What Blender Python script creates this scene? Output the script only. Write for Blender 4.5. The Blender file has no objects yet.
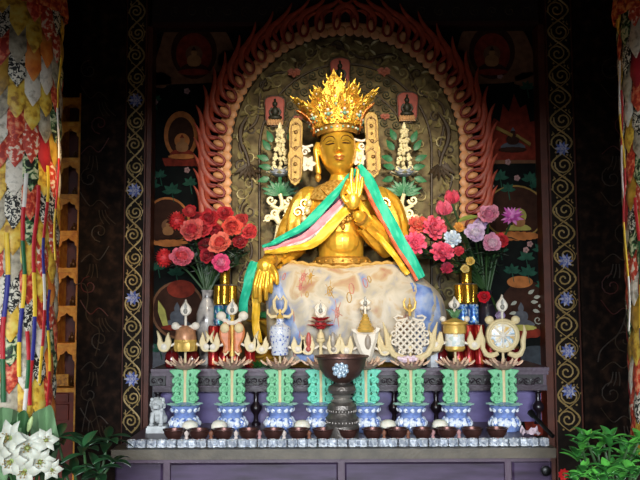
import bpy, bmesh, math, random
from mathutils import Vector, Matrix, noise as mnoise
from mathutils.geometry import tessellate_polygon
random.seed(7)
PI = math.pi
scene = bpy.context.scene
COL = scene.collection

# ------------------------------------------------------------------ camera
PITCH, ROLL, FPX = math.radians(4.5), math.radians(0.25), 800.0
CAM = Vector((0, 0, 1.55))
_f = Vector((0, math.cos(PITCH), math.sin(PITCH)))
_u0 = Vector((0, -math.sin(PITCH), math.cos(PITCH)))
_r0 = Vector((1, 0, 0))
_u = _u0*math.cos(ROLL) + _r0*math.sin(ROLL)
_r = _r0*math.cos(ROLL) - _u0*math.sin(ROLL)
cd = bpy.data.cameras.new('camera'); cam = bpy.data.objects.new('camera', cd); COL.objects.link(cam)
cd.sensor_width = 36; cd.lens = FPX/640*36; cd.clip_start = .05
M3 = Matrix((_r, _u, -_f)).transposed()
cam.matrix_world = Matrix.Translation(CAM) @ M3.to_4x4()
scene.camera = cam

def at(px, py, Y):
    d = _f*FPX + _r*(px-320) + _u*(240-py)
    return CAM + d*(Y/d.y)
def pm(Y): return Y/FPX          # metres in one pixel at depth Y

# ------------------------------------------------------------------ materials
def lin(c):
    if isinstance(c, str):
        c = [int(c[i:i+2], 16)/255 for i in (0, 2, 4)]
    return tuple((x/12.92 if x <= .04045 else ((x+.055)/1.055)**2.4) for x in c)
MATS = {}
def _base(name):
    m = bpy.data.materials.new(name); m.use_nodes = True
    nt = m.node_tree; b = nt.nodes['Principled BSDF']
    return m, nt, b
def mat(name, col, rough=.5, metal=0., var=.15, vs=25, bump=0., bs=120, spec=.5, trans=0., sss=0., coat=0.):
    if name in MATS: return MATS[name]
    m, nt, b = _base(name)
    c = lin(col)
    tc = nt.nodes.new('ShaderNodeTexCoord')
    if var:
        n = nt.nodes.new('ShaderNodeTexNoise'); n.inputs['Scale'].default_value = vs; n.inputs['Detail'].default_value = 4
        nt.links.new(tc.outputs['Object'], n.inputs['Vector'])
        r = nt.nodes.new('ShaderNodeValToRGB'); r.color_ramp.elements[0].position = .3; r.color_ramp.elements[1].position = .7
        r.color_ramp.elements[0].color = (*[x*(1-var) for x in c], 1); r.color_ramp.elements[1].color = (*[min(1, x*(1+var)) for x in c], 1)
        nt.links.new(n.outputs['Fac'], r.inputs['Fac']); nt.links.new(r.outputs['Color'], b.inputs['Base Color'])
    else:
        b.inputs['Base Color'].default_value = (*c, 1)
    b.inputs['Roughness'].default_value = rough; b.inputs['Metallic'].default_value = metal
    b.inputs['Specular IOR Level'].default_value = spec
    b.inputs['Transmission Weight'].default_value = trans
    b.inputs['Coat Weight'].default_value = coat
    if sss:
        b.inputs['Subsurface Weight'].default_value = sss; b.inputs['Subsurface Radius'].default_value = (.01, .006, .004)
        b.inputs['Subsurface Scale'].default_value = .5
    if bump:
        n2 = nt.nodes.new('ShaderNodeTexNoise'); n2.inputs['Scale'].default_value = bs; n2.inputs['Detail'].default_value = 3
        nt.links.new(tc.outputs['Object'], n2.inputs['Vector'])
        bp = nt.nodes.new('ShaderNodeBump'); bp.inputs['Strength'].default_value = bump; bp.inputs['Distance'].default_value = .01
        nt.links.new(n2.outputs['Fac'], bp.inputs['Height']); nt.links.new(bp.outputs['Normal'], b.inputs['Normal'])
    MATS[name] = m
    return m
def patterned(name, cols, scale=40, rough=.6, metal=0., kind='noise', stops=None, bump=.0, detail=3, dist=0., stretch=None, coat=0., spec=.5):
    """woven, printed or painted pattern: a procedural texture through a stepped colour ramp"""
    if name in MATS: return MATS[name]
    m, nt, b = _base(name)
    tc = nt.nodes.new('ShaderNodeTexCoord')
    vec = tc.outputs['Object']
    if stretch:
        mp = nt.nodes.new('ShaderNodeMapping'); mp.inputs['Scale'].default_value = stretch
        nt.links.new(vec, mp.inputs['Vector']); vec = mp.outputs['Vector']
    if kind == 'noise':
        n = nt.nodes.new('ShaderNodeTexNoise'); n.inputs['Detail'].default_value = detail; n.inputs['Distortion'].default_value = dist
        out = n.outputs['Fac']
    elif kind == 'voronoi':
        n = nt.nodes.new('ShaderNodeTexVoronoi'); out = n.outputs['Distance']
    elif kind == 'cells':
        n = nt.nodes.new('ShaderNodeTexVoronoi')
        sp = nt.nodes.new('ShaderNodeSeparateColor'); nt.links.new(n.outputs['Color'], sp.inputs['Color']); out = sp.outputs[0]
    elif kind == 'wave':
        n = nt.nodes.new('ShaderNodeTexWave'); n.inputs['Distortion'].default_value = dist; n.inputs['Detail'].default_value = detail
        n.bands_direction = 'X'; out = n.outputs['Fac']
    n.inputs['Scale'].default_value = scale
    nt.links.new(vec, n.inputs['Vector'])
    r = nt.nodes.new('ShaderNodeValToRGB')
    k = len(cols); stops = stops or [.3+.4*i/(k-1) for i in range(k)]
    e = r.color_ramp.elements
    while len(e) < k: e.new(.5)
    for i in range(k):
        e[i].position = stops[i]; e[i].color = (*lin(cols[i]), 1)
    nt.links.new(out, r.inputs['Fac']); nt.links.new(r.outputs['Color'], b.inputs['Base Color'])
    b.inputs['Specular IOR Level'].default_value = spec; b.inputs['Roughness'].default_value = rough; b.inputs['Metallic'].default_value = metal; b.inputs['Coat Weight'].default_value = coat
    if bump:
        bp = nt.nodes.new('ShaderNodeBump'); bp.inputs['Strength'].default_value = bump; bp.inputs['Distance'].default_value = .01
        nt.links.new(out, bp.inputs['Height']); nt.links.new(bp.outputs['Normal'], b.inputs['Normal'])
    MATS[name] = m
    return m

# ------------------------------------------------------------------ mesh builder
BASE = {}
class MB:
    def __init__(s): s.v = []; s.f = []; s.m = []; s.cur = 0
    def add(s, vs, fs):
        o = len(s.v); s.v += [Vector(v) for v in vs]
        for f in fs: s.f.append([i+o for i in f]); s.m.append(s.cur)
        return s
    def box(s, c, size, rz=0, taper=1.):
        x, y, z = [k/2 for k in size]; R = Matrix.Rotation(rz, 3, 'Z'); c = Vector(c)
        vs = [c+R @ Vector((sx*x*(taper if sz > 0 else 1), sy*y*(taper if sz > 0 else 1), sz*z)) for sz in (-1, 1) for sy in (-1, 1) for sx in (-1, 1)]
        return s.add(vs, [(0, 1, 3, 2), (4, 6, 7, 5), (0, 4, 5, 1), (2, 3, 7, 6), (0, 2, 6, 4), (1, 5, 7, 3)])
    def bbox(s, x0, x1, y0, y1, z0, z1):
        return s.box(((x0+x1)/2, (y0+y1)/2, (z0+z1)/2), (x1-x0, y1-y0, z1-z0))
    def lathe(s, c, prof, seg=24, sx=1., sy=1., cap=True, flute=0, fl=0., R=None):
        c = Vector(c); vs = []; fs = []; n = len(prof)
        for (r, z) in prof:
            for k in range(seg):
                a = 2*PI*k/seg; rr = r*(1+fl*math.cos(flute*a)) if flute else r
                p = Vector((rr*math.cos(a)*sx, rr*math.sin(a)*sy, z))
                vs.append(c+(R @ p if R else p))
        for i in range(n-1):
            for k in range(seg):
                k2 = (k+1) % seg
                fs.append((i*seg+k, i*seg+k2, (i+1)*seg+k2, (i+1)*seg+k))
        if cap:
            fs.append(tuple(range(seg-1, -1, -1))); fs.append(tuple((n-1)*seg+k for k in range(seg)))
        return s.add(vs, fs)
    def ell(s, c, r, seg=12, rings=8, R=None):
        if not hasattr(r, '__len__'): r = (r, r, r)
        c = Vector(c); vs = [(0, 0, -1)]; fs = []
        for i in range(1, rings):
            t = -PI/2+PI*i/rings
            for k in range(seg):
                a = 2*PI*k/seg; vs.append((math.cos(t)*math.cos(a), math.cos(t)*math.sin(a), math.sin(t)))
        vs.append((0, 0, 1)); top = len(vs)-1
        for k in range(seg):
            k2 = (k+1) % seg
            fs.append((0, 1+k2, 1+k)); fs.append((top, 1+(rings-2)*seg+k, 1+(rings-2)*seg+k2))
            for i in range(rings-2):
                fs.append((1+i*seg+k, 1+i*seg+k2, 1+(i+1)*seg+k2, 1+(i+1)*seg+k))
        out = []
        for v in vs:
            p = Vector((v[0]*r[0], v[1]*r[1], v[2]*r[2])); out.append(c+(R @ p if R else p))
        return s.add(out, fs)
    def tube(s, pts, rad, seg=6, closed=False, flat=1.):
        pts = [Vector(p) for p in pts]; n = len(pts)
        rs = list(rad) if hasattr(rad, '__len__') else [rad]*n
        if len(rs) != n:
            rs = [interp(rs, i/(n-1)) for i in range(n)]
        def tan(i):
            if closed: return (pts[(i+1) % n]-pts[i-1])
            return pts[min(i+1, n-1)]-pts[max(i-1, 0)]
        t0 = tan(0).normalized(); ref = Vector((0, 1, 0)) if abs(t0.y) < .9 else Vector((0, 0, 1))
        N = t0.cross(ref).normalized(); vs = []
        for i in range(n):
            t = tan(i)
            if t.length < 1e-9: t = t0
            t = t.normalized(); N = (N-t*N.dot(t))
            if N.length < 1e-6: N = t.orthogonal()
            N.normalize(); B = t.cross(N)
            for k in range(seg):
                a = 2*PI*k/seg; vs.append(pts[i]+(N*math.cos(a)+B*math.sin(a)*flat)*max(rs[i], 1e-4))
        fs = []
        for i in range(n if closed else n-1):
            j = (i+1) % n
            for k in range(seg):
                k2 = (k+1) % seg; fs.append((i*seg+k, i*seg+k2, j*seg+k2, j*seg+k))
        if not closed:
            fs.append(tuple(range(seg-1, -1, -1))); fs.append(tuple((n-1)*seg+k for k in range(seg)))
        return s.add(vs, fs)
    def plate(s, poly, y0, y1, bev=0., y_off=None):
        """an outline in the x-z plane extruded from its front y0 back to y1, front edge bevelled"""
        n = len(poly); P = [Vector((p[0], p[1])) for p in poly]
        area = sum(P[i].x*P[(i+1) % n].y-P[(i+1) % n].x*P[i].y for i in range(n))
        if area < 0: P.reverse()
        ins = []
        for i in range(n):
            d = (P[(i+1) % n]-P[i-1])
            nn = Vector((-d.y, d.x)); nn = nn.normalized() if nn.length > 1e-9 else Vector((0, 0)); ins.append(P[i]+nn*bev)
        vs = [(p.x, y1, p.y) for p in P]; fs = [tuple(range(n-1, -1, -1))][::-1]
        rings = [[(p.x, y1, p.y) for p in P], [(p.x, y0+(bev if bev else 0), p.y) for p in P]]
        if bev: rings.append([(p.x, y0, p.y) for p in ins])
        vs = sum(rings, []); fs = [tuple(t) for t in tessellate_polygon([[Vector((p[0], p[2], 0)) for p in rings[0]]])]
        for k in range(len(rings)-1):
            for i in range(n):
                j = (i+1) % n; fs.append((k*n+i, k*n+j, (k+1)*n+j, (k+1)*n+i))
        o = (len(rings)-1)*n; fs += [tuple(o+i for i in reversed(t)) for t in tessellate_polygon([[Vector((p[0], p[2], 0)) for p in rings[-1]]])]
        return s.add(vs, fs)
    def grid(s, rows, th=0., closed_u=False):
        """rows of points -> surface; th gives it a thickness"""
        n = len(rows); m_ = len(rows[0]); P = [[Vector(p) for p in r] for r in rows]
        vs = [p for r in P for p in r]
        def q(o, flip):
            fs = []
            for i in range(n-1):
                for j in range(m_ if closed_u else m_-1):
                    j2 = (j+1) % m_; f = (o+i*m_+j, o+i*m_+j2, o+(i+1)*m_+j2, o+(i+1)*m_+j)
                    fs.append(f[::-1] if flip else f)
            return fs
        if not th: return s.add(vs, q(0, False))
        vs2 = []
        for i in range(n):
            for j in range(m_):
                a = P[min(i+1, n-1)][j]-P[max(i-1, 0)][j]
                if closed_u: b = P[i][(j+1) % m_]-P[i][j-1]
                else: b = P[i][min(j+1, m_-1)]-P[i][max(j-1, 0)]
                nn = a.cross(b); nn = nn.normalized() if nn.length > 1e-12 else Vector((0, 0, 0))
                vs2.append(P[i][j]+nn*th)
        N = n*m_; fs = q(0, False)+q(N, True)
        for i in range(n-1):
            if not closed_u:
                fs.append((i*m_, (i+1)*m_, N+(i+1)*m_, N+i*m_)); fs.append((i*m_+m_-1, N+i*m_+m_-1, N+(i+1)*m_+m_-1, (i+1)*m_+m_-1))
        for j in range(m_ if closed_u else m_-1):
            j2 = (j+1) % m_
            fs.append((j, N+j, N+j2, j2)); o = (n-1)*m_; fs.append((o+j, o+j2, N+o+j2, N+o+j))
        return s.add(vs+vs2, fs)
    def petal(s, base, d, up, L, W, cup=.3, curl=.5, n=6, m=4, sharp=.75, th=.0, wav=0., tip=.97):
        """leaf or petal from base along d, bending towards up"""
        d = Vector(d).normalized(); up = Vector(up); up = (up-d*up.dot(d))
        up = up.normalized() if up.length > 1e-6 else d.orthogonal().normalized()
        sd = d.cross(up); p = Vector(base); rows = []; ang = 0
        for i in range(n+1):
            v = i/n
            w = W*max(math.sin(PI*min(1, (v*tip+.03))**sharp), .0)+W*.04
            dirn = d*math.cos(ang)+up*math.sin(ang); nrm = up*math.cos(ang)-d*math.sin(ang)
            rows.append([p+sd*(w*u)+nrm*(cup*w*u*u+wav*w*math.sin(v*14+u*5)*abs(u)) for u in [-1+2*j/m for j in range(m+1)]])
            p = p+dirn*(L/n); ang += curl/n
        return s.grid(rows, th)
    def build(s, name, mats, parent=None, smooth=38, base=None, fix=True):
        if not isinstance(mats, (list, tuple)): mats = [mats]
        off = BASE[parent.name] if parent else (Vector(base) if base is not None else Vector((0, 0, 0)))
        me = bpy.data.meshes.new(name)
        me.from_pydata([tuple(v-off) for v in s.v], [], s.f)
        for m in mats: me.materials.append(m)
        me.polygons.foreach_set('material_index', s.m)
        me.update(); me.validate()
        if fix:
            bm = bmesh.new(); bm.from_mesh(me); bmesh.ops.recalc_face_normals(bm, faces=bm.faces); bm.to_mesh(me); bm.free()
        me.polygons.foreach_set('use_smooth', [True]*len(me.polygons))
        me.set_sharp_from_angle(angle=math.radians(smooth))
        o = bpy.data.objects.new(name, me); COL.objects.link(o)
        if parent: o.parent = parent
        else: o.location = off
        BASE[o.name] = off
        return o
def interp(a, t):
    x = t*(len(a)-1); i = min(int(x), len(a)-2)
    return a[i]+(a[i+1]-a[i])*(x-i)
def tag(o, label, cat, group=None):
    o['label'] = label; o['category'] = cat
    if group: o['group'] = group
    return o
def thing(name, base, label, cat, group=None):
    o = bpy.data.objects.new(name, None); COL.objects.link(o); o.location = base; o.empty_display_size = .05
    BASE[o.name] = Vector(base)
    return tag(o, label, cat, group)
def struct(name, mb, mats, **k):
    o = mb.build(name, mats, **k); o['kind'] = 'structure'; return o
def copy_thing(src, loc, label, rz=0):
    c = src.copy(); COL.objects.link(c); c.location = loc; c.rotation_euler = (0, 0, rz); c['label'] = label
    for ch in src.children:
        d = ch.copy(); COL.objects.link(d); d.parent = c
        for g in ch.children:
            e = g.copy(); COL.objects.link(e); e.parent = d
    return c
def smooth_pts(pts, n=4, closed=False):
    pts = [Vector(p) for p in pts]; N = len(pts); out = []
    for i in range(N if closed else N-1):
        g = (lambda k: pts[k % N]) if closed else (lambda k: pts[max(0, min(N-1, k))])
        p0, p1, p2, p3 = g(i-1), g(i), g(i+1), g(i+2)
        for k in range(n):
            t = k/n
            out.append(.5*((2*p1)+(p2-p0)*t+(2*p0-5*p1+4*p2-p3)*t*t+(3*p1-p0-3*p2+p3)*t**3))
    if not closed: out.append(pts[-1])
    return out
def px_poly(pts, Y, n=0, closed=True):
    """picture outline -> outline in the x-z plane at depth Y"""
    P = [at(p[0], p[1], Y) for p in pts]
    if n: P = smooth_pts(P, n, closed)
    return [(p.x, p.z) for p in P]
def px_line(pts, Y, n=4): return smooth_pts([at(p[0], p[1], Y if len(p) < 3 else Y+p[2]) for p in pts], n)
def spiral(cx, cy, r, turns=1.4, a0=0., sgn=1, n=14, end=.12):
    """points in pixels of a scroll winding in from radius r"""
    return [(cx+r*(1-(1-end)*i/n)*math.cos(a0+sgn*2*PI*turns*i/n), cy+r*(1-(1-end)*i/n)*math.sin(a0+sgn*2*PI*turns*i/n)) for i in range(n+1)]
ORD = ['first', 'second', 'third', 'fourth', 'fifth', 'sixth', 'seventh', 'eighth', 'ninth', 'tenth', 'eleventh', 'twelfth', 'thirteenth', 'fourteenth',
       'fifteenth', 'sixteenth', 'seventeenth', 'eighteenth', 'nineteenth', 'twentieth']
def ordinal(i):
    if i < 20: return ORD[i]
    t, u = divmod(i+1, 10)
    return ['', '', 'twentieth', 'thirtieth', 'fortieth'][t] if u == 0 else ['', '', 'twenty', 'thirty', 'forty'][t]+'-'+ORD[u-1]

# ------------------------------------------------------------------ palette
gold = mat('gilt', 'f6c044', .3, .62, .12, 18, .12, 60)
gold_cloth = mat('gold_cloth', 'd9a02c', .5, .35, .25, 30, .2, 90)
gold_old = mat('old_gilt', 'b98a3a', .45, .6, .3, 60, .25, 150)
cream = mat('cream_butter', 'dcc898', .5, 0, .08, 60, .08, 120)
cream2 = mat('pale_butter', 'e2d8c6', .5, 0, .06, 60)
wood = mat('purple_brown_wood', '4c3a48', .38, 0, .25, 8, .1, 60)
wood_lt = mat('worn_ledge_wood', '51483a', .42, 0, .3, 14, .1, 90)
wood_dk = mat('dark_wood', '1c1412', .5, 0, .3, 10, .1, 60)
dark_green_leaf = mat('dark_leaf', '16301a', .38, 0, .35, 12)
mid_leaf = mat('mid_leaf', '2f6b2c', .4, 0, .35, 14)
TZ = at(320, 447, 3.245).z        # table top
SZ = at(340, 368, 3.78).z        # top of the raised step
# ------------------------------------------------------------------ the room
wallm = patterned('painted_dark_wall', ['0e0807', '170e0a', '22140e'], 9, .8, bump=.1, spec=.15)
struct('floor', MB().bbox(-3, 3, -2.5, 5.1, -.1, 0), mat('floor_boards', '2a1c16', .4, 0, .3, 6))
struct('ceiling', MB().bbox(-3, 3, -2.5, 5.1, 3.6, 3.7), wallm)
struct('wall_back', MB().bbox(-3, 3, 4.9, 5.1, 0, 3.6), wallm)
struct('wall_left', MB().bbox(-3, -2.9, -2.5, 4.9, 0, 3.6), wallm)
struct('wall_right', MB().bbox(2.9, 3, -2.5, 4.9, 0, 3.6), wallm)

# pilasters either side of the altar frame, with faint painted scrolls
pil = patterned('pilaster_paint', ['0c0705', '1e130d', '3a261b'], 20, .8, bump=.05, spec=.15)
faint = mat('faint_scroll_paint', '40301f', .6, 0, .3, 20)
faint_red = mat('faint_red_paint', '58221c', .6, 0, .3, 20)
def pilaster(name, x0, x1, side):
    Yp = 4.3
    a, b = at(x0, 420, Yp).x, at(x1, 420, Yp).x
    o = struct(name, MB().bbox(a, b, Yp, 4.88, 0, 3.6), pil)
    mb = MB()
    w = x1-x0
    for k in range(7):
        y = 70+k*54; s = 1 if k % 2 else -1; cx = (x0+x1)/2-(3 if side < 0 else -6)
        mb.cur = 1 if k in (1, 4) else 0
        mb.tube([at(x, yy, Yp-.004) for x, yy in spiral(cx+s*w*.12, y, w*.22, 1.3, PI/2*s, s)], pm(Yp)*.55, 5)
        mb.tube(px_line([(cx-s*w*.3, y+30), (cx-s*w*.1, y+22), (cx+s*w*.1, y+28), (cx+s*w*.32, y+14)], Yp-.004, 5), pm(Yp)*.5, 5)
        mb.cur = 0
        for j in range(3):
            mb.tube(px_line([(cx-s*w*.1+j*3, y+32), (cx-s*w*.12+j*4, y+39), (cx-s*w*.2+j*6, y+46)], Yp-.004, 3), pm(Yp)*.5, 5)
    # the pale trailing line low on the panel
    if side < 0: L = [(74, 285), (84, 284), (88, 296), (86, 315), (92, 324), (99, 330), (98, 345), (95, 356)]
    else: L = [(628, 300), (625, 318), (618, 334), (607, 344), (600, 352), (598, 362)]
    mb.tube(px_line(L, Yp-.004, 5), pm(Yp)*.6, 5)
    if side < 0:
        for pts in ([(82, 432), (85, 415), (90, 398), (96, 415), (100, 432)], [(88, 432), (90, 420), (94, 432)]):
            mb.tube(px_line(pts, Yp-.004, 5), pm(Yp)*.5, 5)
    mb.build('painted_scroll', [faint, faint_red], o)
pilaster('trim_1', 75, 120, -1)
pilaster('trim_2', 585, 640, 1)

# ------------------------------------------------------------------ altar frame with vine scrolls
FY = 4.33
frame_ground = mat('frame_ground', '1e1610', .7, 0, .35, 30, spec=.15)
frame_red = mat('frame_red_wood', '5a2a18', .5, 0, .3, 12, .1)
vine_gold = mat('vine_gold_paint', 'a88c56', .5, .2, .2, 30)
lotus_blue = mat('painted_lotus_blue', '5668b0', .5, 0, .2, 30)
lotus_white = mat('painted_lotus_white', 'b9b6c8', .5, 0, .2, 30)
fx = lambda px: at(px, 430, FY).x
ztop = at(320, -45, FY).z
fr = thing('altar_portal', (at(349, 430, FY).x, FY, 0), 'tall dark painted frame with gilded vine scrolls around the altar niche', 'frame')
z24 = at(340, 24, FY).z
posts = []
for nm, x0, x1, i0, i1 in (('frame_post', 122, 141, 141, 147), ('frame_post', 557, 582, 549, 557)):
    p = MB().bbox(fx(x0), fx(x1), FY, 4.55, 0, ztop).build(nm, frame_ground, fr); posts.append(p)
    MB().bbox(fx(i0), fx(i1), FY+.02, 4.55, 0, z24).build('inner_strip', frame_red, fr)
    e = MB(); e.bbox(fx(x0)-.006, fx(x0), FY-.01, 4.55, 0, ztop); e.bbox(fx(x1), fx(x1)+.006, FY-.01, 4.55, 0, ztop)
    e.build('edge_bead', frame_red, p)
lin_o = MB().bbox(fx(147), fx(549), FY, 4.55, z24, ztop).build('lintel', mat('lintel_paint', '231512', .6, 0, .3, 14), fr)
MB().bbox(fx(147), fx(549), FY-.008, FY+.02, z24-.012, z24+.012).build('lintel_bead', mat('lintel_bead_red', '3a1a14', .5), fr)
lm = MB()
for k in range(22):
    cx = 158+k*17.6; s = 1 if k % 2 else -1
    lm.tube([at(x, y, FY-.003) for x, y in spiral(cx, 11, 6, 1.3, s*PI/2, s, 10)], pm(FY)*.5, 5)
lm.build('vine_scroll', faint, lin_o)
for (pi, xa, xb, blues) in ((0, 122, 141, (297, 378, 190, 100)), (1, 557, 582, (262, 300, 352, 392, 150))):
    p = posts[pi]
    x_w0, x_w1 = fx(xa), fx(xb); s = pm(FY); cxw = (x_w0+x_w1)/2; hw = (x_w1-x_w0)/2
    vm = MB(); rows = []; per = 46
    zb, zt = at(320, 432, FY).z, at(320, -20, FY).z
    n = 170
    main = []
    for i in range(n+1):
        z = zb+(zt-zb)*i/n; ph = (z-zb)/(per*s)*2*PI
        main.append(Vector((cxw+hw*.86*math.sin(ph), FY-.004, z)))
    vm.tube(main, s*.95, 5, flat=.6); vm.tube([Vector((2*cxw-q.x*1.0, q.y+.001, q.z)) for q in main], s*.5, 5, flat=.6)
    k = 0; z = zb+per*s*.25
    while z < zt:
        sg = -1 if k % 2 == 0 else 1                 # scroll fills the bay across from the wave crest
        c = (cxw+sg*hw*.12, z)
        pts = [Vector((c[0]+hw*.76*(1-.88*i/16)*math.cos(PI/2*0+sg*(PI*.9)+sg*2*PI*1.55*i/16)*1.0, FY-.004, c[1]+hw*.76*(1-.88*i/16)*math.sin(sg*(PI*.9)+sg*2*PI*1.55*i/16))) for i in range(17)]
        vm.tube(pts, s*.85, 5, flat=.6)
        for a in (.2, 1.2, 2.2, 3.3, 4.3, 5.3):
            q = Vector((c[0]+hw*.9*math.cos(a), FY-.003, c[1]+hw*.9*math.sin(a)))
            vm.ell(q, (s*1.1, .003, s*1.1), 6, 4)
        # little curling leaf on the outside of the wave
        q = Vector((cxw+sg*hw*.8, FY-.004, z+per*s*.2))
        vm.tube([q+Vector((sg*-s*2.2*math.sin(t*2.4)*(1-t*.4), 0, s*4*(t-.5))) for t in [j/6 for j in range(7)]], [s*.7, s*.3], 5)
        z += per*s*.5; k += 1
    vm.build('vine_scroll', vine_gold, p)
    for by in blues:
        b = MB(); c = Vector((cxw, FY-.006, at(320, by, FY).z))
        for ring, (R, cn, L) in enumerate(((3, 10, 5.2), (1.2, 8, 3.2))):
            for j in range(cn):
                a = 2*PI*j/cn; b.cur = 1 if (j+ring) % 2 else 0
                d = Vector((math.cos(a), -.12, math.sin(a)))
                b.petal(c+d*s*R*.4, d, (0, -1, 0), s*L*1.25, s*1.35, .3, .3, 4, 2, th=.0015)
        b.cur = 1; b.ell(c+Vector((0, -.004, 0)), (s*1.3, .004, s*1.3), 8, 5)
        b.build('painted_lotus', [lotus_blue, lotus_white], p)

# ------------------------------------------------------------------ mural at the back of the niche
MY = 4.46
mural_ground = patterned('mural_ground', ['050606', '080c0a', '0f1813'], 12, .75, spec=.15)
m_tan = mat('mural_tan', '745038', .75, 0, .3, 25, spec=.12); m_brown = mat('mural_brown', '3a2218', .75, 0, .3, 25, spec=.12)
m_red = mat('mural_red', '7a2c1e', .75, 0, .35, 30, spec=.12); m_orange = mat('mural_orange', 'b06c3a', .75, 0, .3, 25, spec=.12)
m_gold = mat('mural_gold', '9a7a40', .75, .1, .3, 25, spec=.12); m_green = mat('mural_green', '28503f', .75, 0, .4, 30, spec=.12)
m_grey = mat('mural_grey', '5a5c62', .75, 0, .3, 30, spec=.12); m_pink = mat('mural_pink', 'b08a86', .75, 0, .2, 30, spec=.12)
m_flesh = mat('mural_flesh', 'a07048', .75, 0, .2, 30, spec=.12); m_yell = mat('mural_yellow_green', 'b0a858', .75, 0, .2, 30, spec=.12)
mural = thing('mural_panel', (at(347, 430, MY).x, MY, 0), 'near black painted mural of deities and leaves behind the statue', 'mural')
mx0, mx1 = at(143, 430, MY).x, at(555, 430, MY).x
MB().bbox(mx0, mx1, MY, MY+.06, 0, at(320, 5, MY).z).build('backing', mural_ground, mural)
mys = pm(MY)
def paint(name, polys, parent=None, lift=.006):
    """flat painted shapes in slight relief: [(outline px, material)]"""
    ms = []; mb = MB()
    for i, (poly, m) in enumerate(polys):
        if m not in ms: ms.append(m)
        mb.cur = ms.index(m); h = lift*(1+i*.35)
        mb.plate(px_poly(poly, MY-h), MY-h, MY+.002)
    return mb.build(name, ms, parent or mural)
def circ(cx, cy, r, ry=None, n=26, a0=0, a1=2*PI):
    ry = ry or r
    return [(cx+r*math.cos(a0+(a1-a0)*i/n), cy+ry*math.sin(a0+(a1-a0)*i/n)) for i in range(n if a1-a0 > 6.2 else n+1)]
def scal(cx, cy, rx, ry, k, amp=.1, n=72):
    return [(cx+rx*(1+amp*abs(math.sin(k*t/2)))*math.cos(t), cy+ry*(1+amp*abs(math.sin(k*t/2)))*math.sin(t)) for t in [2*PI*i/n for i in range(n)]]
def ringp(cx, cy, r, w, ry=None, n=30):
    ry = ry or r; o = []
    for i in range(n+1): t = 2*PI*i/n; o.append((cx+r*math.cos(t), cy+ry*math.sin(t)))
    for i in range(n, -1, -1): t = 2*PI*i/n; o.append((cx+(r-w)*math.cos(t), cy+(ry-w)*math.sin(t)))
    return o
def deity(cx, by, s, robe, skin, halo, base):
    """small seated painted figure: halo, knees, torso, arms, head, pedestal"""
    L = []
    if halo: L.append((circ(cx, by-s*.95, s*.5), halo))
    L.append((smoothp([(cx-s*.75, by), (cx-s*.6, by-s*.28), (cx-s*.2, by-s*.38), (cx+s*.2, by-s*.38), (cx+s*.6, by-s*.28), (cx+s*.75, by)]), robe))
    L.append((smoothp([(cx-s*.26, by-s*.25), (cx-s*.42, by-s*.55), (cx-s*.3, by-s*.82), (cx, by-s*.88), (cx+s*.3, by-s*.82), (cx+s*.42, by-s*.55), (cx+s*.26, by-s*.25)]), skin))
    L.append((circ(cx, by-s*1.02, s*.17, s*.21, 14), skin))
    L.append(([(cx-s*.15, by-s*1.15), (cx, by-s*1.4), (cx+s*.15, by-s*1.15)], robe))
    if base: L.append((scal(cx, by+s*.1, s*.85, s*.16, 14, .12), base))
    return L
def smoothp(pts, n=4): return [(p.x, p.y) for p in smooth_pts([Vector((a, b, 0)) for a, b in pts], n, True)]
for cx, sg in ((194, 1), (492, -1)):
    P = [(smoothp([(cx-44, 84), (cx-40, 66), (cx-34, 46), (cx-28, 30), (cx-10, 24), (cx+14, 24), (cx+30, 30), (cx+38, 44), (cx+44, 62), (cx+42, 74), (cx+20, 82), (cx-20, 84)]), m_tan),
         (circ(cx, 52, 23, 27), m_brown), (circ(cx, 54, 18, 21), m_red)]
    P += deity(cx, 70, 17, m_brown, m_flesh, m_tan, m_red)
    paint('painted_deity', P)
    for q in ((scal(cx-sg*36, 80, 12, 7, 8, .2), m_tan), (scal(cx+sg*34, 60, 9, 9, 8, .2), m_tan), (scal(cx+sg*30, 78, 11, 6, 8, .2), m_brown)): paint('painted_cloud', [q])
paint('painted_deity', [(circ(181, 135, 17, 24), m_orange), (circ(181, 136, 13, 19), m_brown), ([(162, 158), (200, 158), (197, 166), (165, 166)], m_red)]+deity(182, 155, 15, m_red, m_flesh, m_orange, m_orange))
fl = [(488, 160), (489, 130), (494, 118), (500, 122), (503, 104), (509, 112), (514, 94), (520, 108), (526, 104), (530, 122), (537, 120), (540, 160)]
paint('painted_deity', [([(487, 160), (541, 158), (540, 163), (487, 164)], m_tan), (fl, m_red)]+deity(513, 148, 15, m_grey, m_brown, m_red, m_brown)+[([(497, 126), (513, 134), (512, 137), (496, 129)], m_gold), ([(530, 146), (516, 136), (517, 134), (531, 143)], m_gold)])
paint('painted_medallion', [(circ(167, 222, 22, 24), m_brown), (ringp(167, 222, 23, 2.2, 25), m_orange), (scal(170, 243, 16, 3, 16, .2), m_orange)]+deity(168, 238, 13, m_brown, m_flesh, m_tan, None))
paint('painted_medallion', [(circ(515, 212, 30, 26), m_brown), (ringp(515, 212, 31, 1.6, 27), m_gold), (scal(514, 236, 24, 4, 24, .2), m_orange)]+deity(519, 230, 15, m_yell, m_flesh, m_yell, None))
paint('painted_medallion', [(circ(178, 310, 26, 28), m_brown), (ringp(178, 310, 27, 2.4, 29), m_tan), (circ(181, 289, 14, 9), m_red)]+deity(177, 326, 17, m_grey, m_grey, m_brown, m_red)+[([(158, 300), (165, 310), (168, 325), (163, 326), (158, 312)], m_yell)])
paint('painted_medallion', [(circ(527, 308, 27, 27), m_brown), (circ(520, 282, 13, 6), m_orange), (scal(525, 333, 18, 5, 10, .1), m_red)]+deity(521, 326, 17, m_grey, m_grey, m_brown, m_yell))
wl = MB()
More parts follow.
